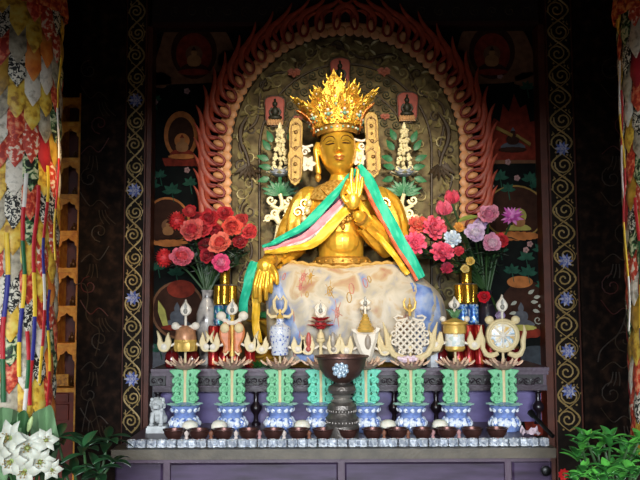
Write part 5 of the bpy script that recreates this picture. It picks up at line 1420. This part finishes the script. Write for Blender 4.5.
LFS = [(192, 231, 3.88, 13, ('e8706a', 'd8404c'), 'peony', 'large coral peony with pink edges in the middle of the left bouquet'),
       (182, 257, 3.86, 12, ('f0788a', 'e85860'), 'peony', 'large pink coral peony at the lower left of the left bouquet'),
       (220, 244, 3.88, 12, ('ee7c68', 'd84a44'), 'peony', 'large coral peony right of centre in the left bouquet'),
       (221, 263, 3.86, 9.5, ('ea5a8c', 'f08aa8'), 'peony', 'magenta pink peony lowest in the left bouquet, above the gold can'),
       (232, 227, 3.92, 11, ('de5a4c', 'c83c38'), 'peony', 'orange red peony at the upper right of the left bouquet'),
       (250, 232, 3.96, 9, ('d8484c', 'b83438'), 'peony', 'red peony at the far right of the left bouquet, beside the golden arm'),
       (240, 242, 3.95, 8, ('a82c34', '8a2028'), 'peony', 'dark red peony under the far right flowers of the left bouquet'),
       (209, 219, 3.95, 10, ('c43038', 'a82430'), 'peony', 'deep red peony at the top centre of the left bouquet'),
       (225, 214, 3.98, 9, ('c8343c', 'a82830'), 'peony', 'deep red peony against the mandorla edge at the top of the left bouquet'),
       (190, 211, 3.95, 7, ('c8363c', 'e05a58'), 'peony', 'small red rose bud topmost of the left bouquet'),
       (177, 221, 3.9, 9, ('cc2c30', 'e04440'), 'pompom', 'round red pompom flower at the upper left of the left bouquet'),
       (164, 258, 3.88, 9, ('cc2a2e', 'e0403c'), 'pompom', 'round red pompom flower at the far lower left of the left bouquet'),
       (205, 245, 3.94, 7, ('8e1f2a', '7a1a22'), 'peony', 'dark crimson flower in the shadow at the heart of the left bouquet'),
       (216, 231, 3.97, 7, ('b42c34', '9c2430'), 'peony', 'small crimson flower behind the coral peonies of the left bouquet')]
LFS += [(203, 229, 3.93, 9, ('d04048', 'b83038'), 'peony', 'red peony beside the large coral peony of the left bouquet, on its right'),
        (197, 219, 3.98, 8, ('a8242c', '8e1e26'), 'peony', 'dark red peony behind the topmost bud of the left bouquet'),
        (207, 256, 3.92, 8, ('b02a38', '98222e'), 'peony', 'crimson peony between the two lowest pink peonies of the left bouquet'),
        (241, 221, 3.99, 8, ('c04040', 'a83434'), 'peony', 'dull red peony at the upper far right of the left bouquet')]
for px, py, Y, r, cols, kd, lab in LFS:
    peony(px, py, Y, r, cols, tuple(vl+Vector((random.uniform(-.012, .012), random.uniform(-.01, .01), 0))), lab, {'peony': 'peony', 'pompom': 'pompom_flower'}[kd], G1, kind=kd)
RFS = [(418, 225, 3.9, 10, ('d8584c', 'e07a60'), 'carnation', 'coral carnation at the upper left of the right bouquet', 'carnation'),
       (434, 228, 3.87, 12, ('e0607a', 'cc3c50'), 'carnation', 'large rose red carnation at the left of the right bouquet', 'carnation'),
       (415, 243, 3.86, 11, ('e85a7c', 'd04460'), 'carnation', 'pink red carnation lowest left of the right bouquet', 'carnation'),
       (442, 252, 3.84, 11, ('e25878', 'cc3c58'), 'carnation', 'pink red carnation at the bottom middle of the right bouquet', 'carnation'),
       (452, 197, 3.98, 6.5, ('d8586c', 'c8405a'), 'tulip', 'topmost pink tulip of the right bouquet', 'tulip'),
       (444, 208, 3.95, 7, ('e06a84', 'd05470'), 'tulip', 'pink tulip just below the topmost one in the right bouquet', 'tulip'),
       (452, 239, 3.86, 8.5, ('c4d4e6', 'dfe8f2'), 'carnation', 'pale blue ruffled flower in the middle of the right bouquet', 'hydrangea'),
       (459, 227, 3.88, 5, ('e0a04a', 'd08838'), 'carnation', 'small orange yellow flower in the middle of the right bouquet', 'marigold'),
       (489, 215, 3.9, 11, ('e89cb4', 'd87c9c'), 'peony', 'pink peony at the upper right of the right bouquet', 'peony'),
       (475, 233, 3.86, 10.5, ('d8c0dc', 'e8d8ea'), 'peony', 'pale lilac peony near the centre of the right bouquet', 'peony'),
       (491, 243, 3.86, 10.5, ('e4a0bc', 'e8c0d0'), 'peony', 'pink and lilac peony at the lower right of the right bouquet', 'peony'),
       (480, 224, 3.92, 7, ('c8a8d0', 'dcc4e0'), 'peony', 'small lilac peony behind the two larger pink ones of the right bouquet', 'peony'),
       (512, 217, 3.92, 11, ('b44a9c', 'd080bc'), 'spiky', 'spiky magenta flower at the far right of the right bouquet', 'aster'),
       (501, 241, 3.93, 8, ('d0343c', 'b42830'), 'peony', 'red rose tucked behind the lowest right peony of the right bouquet', 'rose'),
       (459, 251, 3.86, 5, ('cc3a48', 'b02c3c'), 'carnation', 'small red flower under the pale blue one in the right bouquet', 'rose'),
       (470, 261, 3.86, 4.5, ('d8b860', 'c8a040'), 'peony', 'small yellow rose low in the right bouquet', 'rose'),
       (465, 269, 3.87, 4.5, ('e0c87c', 'd0b060'), 'peony', 'small pale yellow rose lowest in the right bouquet, above the gold can', 'rose'),
       (447, 268, 3.88, 6, ('b42c48', '9c2440'), 'carnation', 'dark pink carnation hanging lowest beside the statue knee', 'carnation'),
       (484, 297, 3.83, 6.5, ('c41828', 'a81420'), 'peony', 'bright red rose between the blue cans and the wheel stand', 'rose'),
       (500, 316, 3.83, 5, ('b8a0c8', 'd0c0dc'), 'peony', 'pale lilac flower beside the top of the wheel stand', 'peony')]
for px, py, Y, r, cols, kd, lab, nm in RFS:
    peony(px, py, Y, r, cols, tuple(vr+Vector((random.uniform(-.012, .012), random.uniform(-.01, .01), 0))), lab, nm, G2, kind=kd)
for i, (x, y) in enumerate(((200, 262), (236, 258), (185, 240), (212, 250), (245, 250))):
    spray(x, y, 4.0, tuple(vl), ['dark leaf spray below the coral peonies of the left bouquet', 'dark leaf spray at the lower right of the left bouquet', 'dark leaf spray at the left side of the left bouquet', 'dark leaf spray at the heart of the left bouquet', 'dark leaf spray near the golden arm in the left bouquet'][i], 'dark leaf sprays in the left bouquet', 32, 22, True, i)
for i, (x, y) in enumerate(((488, 258), (452, 262), (478, 268), (430, 256), (500, 252))):
    spray(x, y, 4.0, tuple(vr), ['dark leaf spray below the pink peonies of the right bouquet', 'dark leaf spray at the bottom left of the right bouquet', 'dark leaf spray above the gold cans in the right bouquet', 'dark leaf spray next to the teal scarf in the right bouquet', 'dark leaf spray at the far right of the right bouquet'][i], 'dark leaf sprays in the right bouquet', 32, 20, False, 10+i)
# broad leaf behind the tulips
t = thing('broad_leaf', tuple(vr), 'broad yellow green leaf at the top of the right bouquet', 'leaf'); m = MB()
m.petal(at(458, 222, 3.93), (.9, -.2, .35), (0, -.5, 1), 24*pm(3.93), 5.5*pm(3.93), .25, -.4, 7, 4, th=.0015); m.build('blade', mat('yellow_green_leaf', '8a9a4c', .45, 0, .2, 30), t)
m = MB(); m.tube(smooth_pts([at(458, 222, 3.93), at(470, 255, 4.0), vr], 4), .005, 6); m.build('stem', stem_m, t)
# loose greenery on the step between the fish and vase stands
t = thing('greenery', tuple(at(264, 368, 3.8).xy)+(SZ,), 'small tuft of green leaves on the step left of the vase stand', 'greenery'); m = MB()
random.seed(9); b0 = Vector((at(264, 368, 3.8).x, 3.8, SZ))
for k in range(34):
    m.petal(b0+Vector((random.uniform(-.05, .05), random.uniform(-.02, .02), 0)), (random.uniform(-1, 1), random.uniform(-.6, .3), random.uniform(.2, 1.2)), (0, 0, 1), .045, .008, .2, -.4, 4, 2, th=.001)
m.build('leaves', mid_leaf, t); m = MB(); m.lathe(b0, [(.05, 0), (.045, .008), (.01, .012)], 12, sy=.5); m.build('sprig_base', fill_m, t)

# ------------------------------------------------------------------ brocade victory banners hanging at both sides
B_ = {}
def bro(n, *a, **k): B_[n] = patterned('brocade_'+n, *a, **k)
bro('red', ['9c2418', 'd04a2c', 'dc9468'], 55, .6, stops=[.42, .52, .66]); bro('red_floral', ['e0ccb4', 'd05038', 'a8301f'], 62, .6, stops=[.4, .47, .6]); bro('yellow', ['9a6c20', 'd8ac38', 'e0c860'], 38, .5, stops=[.35, .5, .7])
bro('black_white', ['16140f', '1e1a14', 'd8d0bc'], 70, .6, stops=[.42, .49, .53], dist=1.2); bro('grey', ['6a6252', 'a89c84', 'c0b49c'], 40, .55); bro('white', ['d0c4b0', 'dcd2c0', '988c78'], 45, .55); bro('green_floral', ['10180f', '3c6a38', 'c8c89c'], 42, .6, stops=[.42, .5, .58], dist=1.)
bro('gold', ['7a5a1c', 'b88a2c', 'd0a848'], 24, .5, .1); bro('crimson', ['7a1420', 'a01c28', 'b82c30'], 14, .55); bro('orange', ['b8501c', 'd87a2c', 'e09a50'], 22, .55)
RB = {n: mat('ribbon_'+n, c, .55, 0, .12, 30, .1) for n, c in (('yellow', 'e0b830'), ('blue', '2c2c7c'), ('red', 'b41c24'), ('green', '1c5c30'), ('white', 'd8d0c4'))}
def victory_banner(cx, Y, r_px, label, cord_lab, face, ytop=8, ybot=432, seed=0):
    random.seed(seed); s = pm(Y); R = r_px*s; x0 = at(cx, 300, Y).x
    zt_, zb_ = at(cx, ytop, Y).z, at(cx, ybot, Y).z
    t = thing('victory_banner', (x0, Y, zt_+.1), label, 'banner', 'patchwork victory banners hanging at the sides')
    m = MB(); m.lathe((x0, Y, 0), [(R*.9, zb_+.02), (R*.93, zb_+.3), (R*.93, zt_)], 40); m.build('inner_drum', mat('banner_lining', '2c1814', .7, 0, .2, 20), t)
    NS = 20; order = ['red', 'yellow', 'black_white', 'white', 'red_floral', 'grey', 'green_floral', 'gold', 'orange', 'crimson']; ms = [B_[n] for n in order]
    wts = [.19, .15, .17, .10, .13, .10, .07, .04, .03, .02]
    H = 27*s
    for k in range(NS):
        a0 = 2*PI*k/NS
        if math.cos(a0+PI/NS-face) < -.3: continue
        m = MB(); last = None; z = zt_-(.5*H if k % 2 else 0)+H*.4; j = 0
        while z > zb_:
            c = random.choices(range(len(order)), wts)[0]
            if c == last: c = (c+random.randint(1, 5)) % 6
            last = c; m.cur = c
            hh = H*random.uniform(.85, 1.15); L = hh*1.42; wd = 2*PI/NS*.53; am = a0+PI/NS
            rows = []
            for i in range(7):
                v = i/6; ww = wd*(1 if v < .7 else max(.05, (1-v)/.3)); rr = R*(.935+.075*v+.03*math.sin(PI*v))
                rows.append([Vector((x0+rr*math.sin(am+ww*u), Y-rr*math.cos(am+ww*u)-0, min(z-L*v, zt_))) for u in (-1, -.6, -.2, .2, .6, 1)])
                for q, u in zip(rows[-1], (-1, -.6, -.2, .2, .6, 1)):
                    k2 = .006*(1-u*u)*math.sin(PI*v); q.x += k2*math.sin(am); q.y -= k2*math.cos(am)
            m.grid(rows, .002); z -= hh; j += 1
        m.build('brocade_strip', ms, t, smooth=60)
    m = MB(); rows = []
    for z_, rr in ((zt_+.12, 1.0), (zt_+.05, 1.04), (zt_-.01, 1.08), (zt_-.035, 1.06)):
        rows.append([Vector((x0+R*rr*(1+.03*math.sin(20*a))*math.sin(a), Y-R*rr*(1+.03*math.sin(20*a))*math.cos(a), z_)) for a in [2*PI*i/120 for i in range(120)]])
    m.grid(rows, .004, closed_u=True); m.build('valance', patterned('valance_brocade', ['8a2014', 'c04a20', 'd88a4c'], 50, .6, stops=[.4, .5, .62]), t)
    m = MB(); m.lathe((x0, Y, 0), [(R*1.0, zt_+.1), (R*.98, zt_+.13), (.02, zt_+.16)], 36); m.tube([(x0, Y, zt_+.14), (x0, Y, 3.6)], .012, 8); m.build('hanging_cap', wood_dk, t)
    def streamer(px, y0, y1, order_, wpx=4):
        wpx *= .8
        d = max(-1, min(1, (px-cx)/(r_px*1.05))); a = math.asin(d); segs = len(order_); m = MB(); ms_ = []
        rr = R*1.07
        for i, nme in enumerate(order_):
            if RB[nme] not in ms_: ms_.append(RB[nme])
            m.cur = ms_.index(RB[nme]); ya, yb = y0+(y1-y0)*i/segs, y0+(y1-y0)*(i+1)/segs+1
            za, zb2 = at(cx, ya, Y).z, at(cx, yb, Y).z; w = wpx*s/2
            p = lambda u, z: Vector((x0+rr*math.sin(a)+u*w*math.cos(a), Y-rr*math.cos(a)+u*w*math.sin(a)-.004*(1-u*u)-.003*math.sin(z*22), z))
            m.grid([[p(u, za+(zb2-za)*v)+Vector((.006*math.sin((za+(zb2-za)*v)*13+px), -.002*i, 0)) for u in (-1, -.4, .4, 1)] for v in (0, .25, .5, .75, 1)], .002)
        zz = at(cx, y1, Y).z
        m.build('streamer', ms_, t, smooth=60)
    return streamer
stl = victory_banner(6, 3.1, 48, 'tall patchwork brocade banner of red, yellow and white tongues at the left edge', '', .3, seed=4)
for a in ((24, 237, 395, ('yellow', 'blue', 'red', 'green'), 4.5), (7, 250, 400, ('blue', 'red', 'yellow', 'green'), 4), (37, 180, 372, ('white', 'red', 'green', 'yellow', 'blue', 'yellow'), 4), (45, 190, 400, ('red', 'red', 'yellow', 'blue', 'red'), 4.5),
          (51, 170, 380, ('yellow', 'red', 'blue', 'white', 'red', 'yellow'), 3.5), (56, 60, 260, ('yellow', 'white', 'red', 'yellow'), 3), (54, 290, 410, ('blue', 'yellow', 'red'), 4), (41, 330, 412, ('red', 'green', 'white'), 4), (17, 335, 418, ('green', 'yellow', 'red'), 4)):
    stl(*a)
str_ = victory_banner(681, 3.1, 50, 'patchwork brocade banner cut off by the right edge of the photo', '', -.4, seed=8)
for a in ((628, 60, 330, ('white', 'yellow', 'red', 'yellow', 'white'), 3.5), (633, 200, 412, ('red', 'green', 'yellow', 'blue', 'red'), 4), (637, 260, 425, ('yellow', 'blue', 'red', 'green'), 4), (625, 90, 200, ('red', 'white'), 3)):
    str_(*a)

# ------------------------------------------------------------------ niche cabinet behind the left banner
NY = 4.5; s = pm(NY)
nc = thing('niche_cabinet', (at(54, 430, NY).x, NY, 0), 'ochre cabinet of arched niches between left banner and dark pilaster', 'cabinet')
ochre = patterned('ochre_lacquer', ['c06a10', 'e09020', 'f0b040'], 30, .45, bump=.1); ochre_dk = mat('niche_interior', '4a120c', .5, 0, .3, 20); brown_red = mat('cabinet_red', '6e2410', .5, 0, .3, 20)
nx0, nx1 = at(30, 400, NY).x, at(77, 400, NY).x
m = MB(); m.bbox(nx0, nx1, NY+.14, NY+.18, 0, 2.75); m.build('back_board', ochre_dk, nc)
edges = [100, 124, 160, 196.5, 233, 270, 308, 345, 390]
zs = [at(60, y, NY).z for y in edges]
for y in edges:
    z = at(60, y, NY).z; m = MB(); m.bbox(nx0, nx1, NY-.01, NY+.14, z-.012, z+.012); m.bbox(nx0, nx1, NY-.016, NY, z-.004, z+.006); m.build('shelf_rail', ochre, nc)
m = MB(); m.bbox(nx0, nx1, NY, NY+.14, 0, zs[-1]); dr = m.build('drawer_base', brown_red, nc)
for ya, yb in ((374, 386), (393, 402), (404, 420)):
    m = MB(); a, b = at(52, ya, NY), at(69, yb, NY); m.plate([(a.x, a.z), (b.x, a.z), (b.x, b.z), (a.x, b.z)], NY-.012, NY+.004, .003); m.build('carved_panel', patterned('carved_ochre', ['7a3c10', 'c88020', 'e0a438'], 60, .5, bump=.4) if ya < 380 else brown_red, dr)
def arched(x0, x1, z0, z1):
    """front plate with a cusped arch opening"""
    w = x1-x0; h = z1-z0; cx = (x0+x1)/2
    out = [(x0, z0), (x0, z1), (x1, z1), (x1, z0)]
    arch_ = [(cx+w*.36, z0), (cx+w*.36, z0+h*.5), (cx+w*.41, z0+h*.6), (cx+w*.28, z0+h*.7), (cx+w*.26, z0+h*.8), (cx+w*.1, z0+h*.84), (cx, z0+h*.92), (cx-w*.1, z0+h*.84), (cx-w*.26, z0+h*.8), (cx-w*.28, z0+h*.7), (cx-w*.41, z0+h*.6), (cx-w*.36, z0+h*.5), (cx-w*.36, z0)]
    return out+arch_
cols_x = [(nx0, (nx0+at(56, 400, NY).x)/2+.02), (at(53, 400, NY).x, nx1)]
for i in range(len(zs)-1):
    z1, z0 = zs[i]-.012, zs[i+1]+.012
    for j, (xa, xb) in enumerate(cols_x):
        m = MB(); m.plate(arched(xa, xb, z0, z1), NY, NY+.015, 0); m.build('niche_arch', ochre, nc)
        cx = (xa+xb)/2; w = xb-xa
        g_ = MB(); y = NY+.1; k = w*.12
        zz = z0
        g_.lathe((cx, y, zz), [(k*1.2, 0), (k*1.3, k*.3), (k*1.0, k*.5)], 12); g_.ell((cx, y, zz+k*.8), (k*1.25, k*.9, k*.45)); g_.ell((cx, y, zz+k*1.6), (k*.75, k*.5, k*1.0)); g_.ell((cx, y-.002, zz+k*2.9), (k*.45, k*.45, k*.5)); g_.ell((cx, y, zz+k*3.45), (k*.2, k*.2, k*.25))
        for sg in (-1, 1): g_.tube([(cx+sg*k*.65, y, zz+k*2.2), (cx+sg*k*1.05, y-.004, zz+k*1.4), (cx+sg*k*.3, y-k*.7, zz+k*1.0)], k*.22, 6)
        o = g_.build('niche_figurine', mat('figurine_gilt', '5c3c1c', .4, .5, .2, 60), base=(cx, y, zz))
        side_ = 'inner' if j else 'outer'
        tag(o, 'small gilt figurine in the %s niche from the top, %s' % (ordinal(i), 'next to the pilaster' if j else 'behind the banner'), 'figurine', 'figurines in the niche cabinet')
for x in (nx0+.006, at(54.5, 400, NY).x, nx1-.006):
    m = MB(); m.bbox(x-.008, x+.008, NY-.014, NY+.14, 0, 2.75); m.build('upright', ochre, nc)

# ------------------------------------------------------------------ lilies and leafy plants at the front corners
lily_m = mat('lily_white', 'b8b8a8', .5, 0, .06, 30, sss=.1); lily_g = mat('lily_throat', '8c9c58', .5, 0, .2, 30); stamen = mat('lily_stamen', '8a6a28', .5, 0, .1)
wrap = mat('wrap_green', '3a6238', .5, 0, .2, 12, .1); wrap2 = mat('wrap_pale', '6c8c64', .45, 0, .2, 12)
PYL = 2.75; s = pm(PYL); bx, bz = at(22, 520, PYL).x, at(22, 520, PYL).z
t = thing('flower_bucket', (bx, PYL, 0), 'tall bucket wrapped in green paper holding the white lilies', 'bucket')
m = MB(); m.lathe((bx, PYL, 0), [(.13, 0), (.14, .02), (.15, .5), (.16, bz), (.15, bz), (.13, .3), (.02, .28)], 28); m.build('bucket_body', mat('bucket_green', '2c4a34', .5, 0, .1), t)
for k, (pts, mm) in enumerate((([(-14, 412), (8, 408), (24, 418), (14, 432), (-14, 440)], wrap2), ([(10, 424), (24, 410), (30, 424), (24, 440), (4, 442)], wrap), ([(32, 416), (44, 408), (51, 406), (56, 424), (58, 446), (34, 446)], wrap2))):
    rows_ = []; n_ = 8
    P3 = smooth_pts([Vector((a, b, 0)) for a, b in pts], 4, True); c = at(sum(p[0] for p in pts)/len(pts), 470, PYL+.08)
    ctr = Vector((sum(p[0] for p in pts)/len(pts), 500, 0))
    rows_ = [[at(ctr.x+(p.x-ctr.x)*f, ctr.y+(p.y-ctr.y)*f, PYL+.13-.05*f+.02*math.sin(p.x*.4+k)) for p in P3] for f in (.3, .5, .7, .85, 1.)]
    m = MB(); m.grid(rows_, .002, closed_u=True); m.build('paper_wrap', mm, t, smooth=70)
random.seed(17)
LL = [(8, 438, 15, -.3, .2), (27, 448, 15, .2, .2), (10, 462, 14, -.2, -.2), (40, 462, 12, .4, -.1), (24, 472, 13, 0, -.3), (46, 440, 10, .5, .4), (52, 470, 9, .6, -.2), (-4, 452, 14, -.5, 0)]
names_ = ['highest white lily at the left edge', 'white lily in the centre of the bunch', 'white lily low at the left edge', 'white lily right of centre below the green paper', 'lowest white lily in the middle of the bunch', 'small half open lily highest on the right, by the dark leaves', 'small lily at the lower right, against the dark plant', 'white lily cut off by the left edge']
for (x, y, r, fxx, fzz), lab in zip(LL, names_):
    c = at(x, y, PYL-.08-random.uniform(0, .05)); R = r*s
    f = Vector((fxx, -1, fzz)).normalized(); X = f.cross(Vector((0, 0, 1))).normalized(); Z = X.cross(f)
    t = thing('lily', (bx, PYL, bz-.2), lab, 'flower', 'white lilies at the lower left'); m = MB()
    for k in range(6):
        a = 2*PI*k/6+random.uniform(-.1, .1); d = X*math.cos(a)+Z*math.sin(a)
        m.petal(c-f*R*.35, d*.8+f*.8, -f, R*1.35, R*(.46 if k % 2 else .34), .3, 1.5, 8, 4, sharp=.65, th=.0012, wav=.12)
    m.build('petals', lily_m, t)
    m = MB(); m.ell(c-f*R*.2, R*.17, 8, 6)
    for k in range(6): a = 2*PI*k/6+.4; m.petal(c-f*R*.25, (X*math.cos(a)+Z*math.sin(a))*.6+f, f, R*.5, R*.07, .2, .2, 3, 2)
    m.build('throat', lily_g, t)
    m = MB()
    for k in range(6):
        a = 2*PI*k/6; e = c+f*R*.4+(X*math.cos(a)+Z*math.sin(a))*R*.28; m.tube([c-f*R*.2, e], R*.02, 4); m.ell(e, (R*.07, R*.04, R*.04), 6, 4)
    m.build('stamens', stamen, t)
    m = MB(); m.tube(smooth_pts([c-f*R*.3, (c+Vector((bx, PYL, bz)))/2+Vector((0, .03, 0)), Vector((bx, PYL, bz-.2))], 4), .004, 6); m.build('stem', stem_m, t)
b0 = Vector((bx, PYL, bz-.2)); t = thing('lily_bud', b0, 'closed pale green lily bud standing up against the green paper', 'flower bud'); m = MB()
m.ell(at(30, 424, PYL), (s*2.6, s*2.6, s*8), 10, 8, Matrix.Rotation(.25, 3, 'Y')); m.build('bud', mat('bud_pale_green', 'b8cc88', .5, 0, .1), t)
m = MB(); m.tube([at(28, 431, PYL), b0], .003, 6); m.build('stem', stem_m, t)
def plant(cx, cy, Y, label, leaves, m1, m2, pot_r=.12, seed=0, up=0.):
    random.seed(seed); s = pm(Y); x0 = at(cx, 480, Y).x; z0 = at(cx, 540, Y).z
    t = thing('leafy_plant', (x0, Y, 0), label, 'plant')
    m = MB(); m.lathe((x0, Y, 0), [(pot_r*.7, 0), (pot_r*.75, .02), (pot_r, z0-.03), (pot_r*1.08, z0-.03), (pot_r*1.08, z0), (pot_r*.9, z0), (pot_r*.85, z0-.04), (.01, z0-.04)], 26); po = m.build('pot', mat('dark_pot', '241c18', .5, 0, .2), t)
    stem_ = MB()
    for (hx, hy, n, L, W, dd) in leaves:
        h = at(hx, hy, Y+dd); stem_.tube(smooth_pts([Vector((x0, Y, z0-.05)), (h+Vector((x0, Y, z0)))/2+Vector((random.uniform(-.02, .02), 0, .02)), h], 5), [.008, .004], 6)
        for k in range(n):
            a = 2*PI*k/n+random.uniform(-.3, .3); lf_ = MB()
            d = Vector((math.cos(a), math.sin(a)*.8-.25, random.uniform(.0, .9)+up))
            lf_.petal(h+Vector((0, 0, random.uniform(-.02, .01))), d, (0, 0, 1), L*s*random.uniform(.8, 1.15), W*s*random.uniform(.85, 1.1), .35, -random.uniform(.4, 1.1), 8, 4, sharp=.9, th=.0012)
            lf_.build('leaf', m2 if random.random() < .35 else m1, t)
    stem_.build('stems', stem_m, t)
plant(86, 455, 2.85, 'dark glossy leafy plant left of the altar table beside the white lilies', [(58, 440, 7, 28, 5, 0), (84, 450, 8, 28, 5, -.05), (108, 440, 8, 28, 5, .05), (74, 472, 7, 28, 5, -.08), (98, 472, 7, 26, 5, -.04), (112, 462, 5, 22, 4.4, .0), (48, 474, 5, 22, 4.4, .02)], dark_green_leaf, mat('plant_leaf_b', '2a5230', .35, 0, .3, 14), seed=3)
rl = []
random.seed(44)
for k in range(14): rl.append((578+k*5.2+random.uniform(-3, 3), 444+random.uniform(-6, 28), 8, 18, 3.8, random.uniform(-.1, .08)))
for k in range(8): rl.append((574+k*9+random.uniform(-3, 3), 474+random.uniform(-6, 8), 8, 17, 3.8, random.uniform(-.14, -.04)))
plant(612, 455, 2.85, 'bushy bright green leafy plant at the lower right corner', rl, mid_leaf, mat('plant_leaf_c', '4f9a3c', .4, 0, .3, 14), seed=6, up=.5)
# red bloom at the foot of the right plant
c = at(563, 474, 2.95)
t = thing('poinsettia', (c.x+.02, 2.95, 0), 'small red flower beside the table, left of the bright green plant', 'flower'); m = MB()
for k in range(9):
    a = 2*PI*k/9; m.petal(c, (math.cos(a), -.5, math.sin(a)), (0, -1, 0), .026, .008, .2, .2, 4, 2, th=.001)
m.build('petals', mat('poinsettia_red', 'c42426', .5, 0, .2), t)
m = MB(); m.tube([c, (c.x+.02, 2.95, .18)], .004, 6); m.build('stem', stem_m, t); m = MB(); m.lathe((c.x+.02, 2.95, 0), [(.05, 0), (.065, .2), (.055, .2), (.01, .16)], 18); m.build('pot', mat('dark_pot', '241c18'), t)

# ------------------------------------------------------------------ light
def area(name, loc, aim, size, power, col, spread=180, sy=None):
    l = bpy.data.lights.new(name, 'AREA'); l.energy = power; l.color = col; l.size = size; l.spread = math.radians(spread)
    if sy: l.shape = 'RECTANGLE'; l.size_y = sy
    o = bpy.data.objects.new(name, l); COL.objects.link(o); o.location = loc
    o.rotation_euler = (Vector(aim)-Vector(loc)).to_track_quat('-Z', 'Y').to_euler(); return o
def spot(name, loc, aim, power, col, angle, blend, rad=.1):
    l = bpy.data.lights.new(name, 'SPOT'); l.energy = power; l.color = col; l.spot_size = math.radians(angle); l.spot_blend = blend; l.shadow_soft_size = rad
    o = bpy.data.objects.new(name, l); COL.objects.link(o); o.location = loc
    o.rotation_euler = (Vector(aim)-Vector(loc)).to_track_quat('-Z', 'Y').to_euler(); return o
spot('statue_spotlight', (.45, .5, 2.9), (.1, 3.95, 2.12), 640, (1, .88, .68), 26, 1, .15)
spot('niche_fill', (-.1, 1.2, 3.2), (.12, 4.3, 1.75), 190, (1, .8, .55), 40, 1, .15)  # added warm fill spot on the mandorla, not a known lamp
spot('cabinet_fill', (-.7, 2.4, 2.3), (-1.42, 4.5, 1.65), 45, (1, .7, .35), 26, .8, .05)  # spot added to brighten the niche cabinet, no real lamp there
area('doorway_daylight', (0, -4.6, 3.1), (0, 3.6, 1.1), 4.4, 1800, (.86, .93, 1), 180, 2.2)
m = MB(); m.bbox(-3, 3, -1.3, -1.15, 2.28, 3.6); m.bbox(-3, -2.2, -1.3, -1.15, 0, 2.28); m.bbox(2.2, 3, -1.3, -1.15, 0, 2.28); struct('wall_front', m, wallm)  # unseen wall added behind the camera, door top shaped to shade the upper altar
w = bpy.data.worlds.new('world'); scene.world = w; w.use_nodes = True
bg = w.node_tree.nodes['Background']; bg.inputs['Color'].default_value = (1, .8, .65, 1); bg.inputs['Strength'].default_value = .05
scene.view_settings.view_transform = 'Standard'; scene.view_settings.look = 'None'; scene.view_settings.gamma = 1; scene.view_settings.exposure = 0
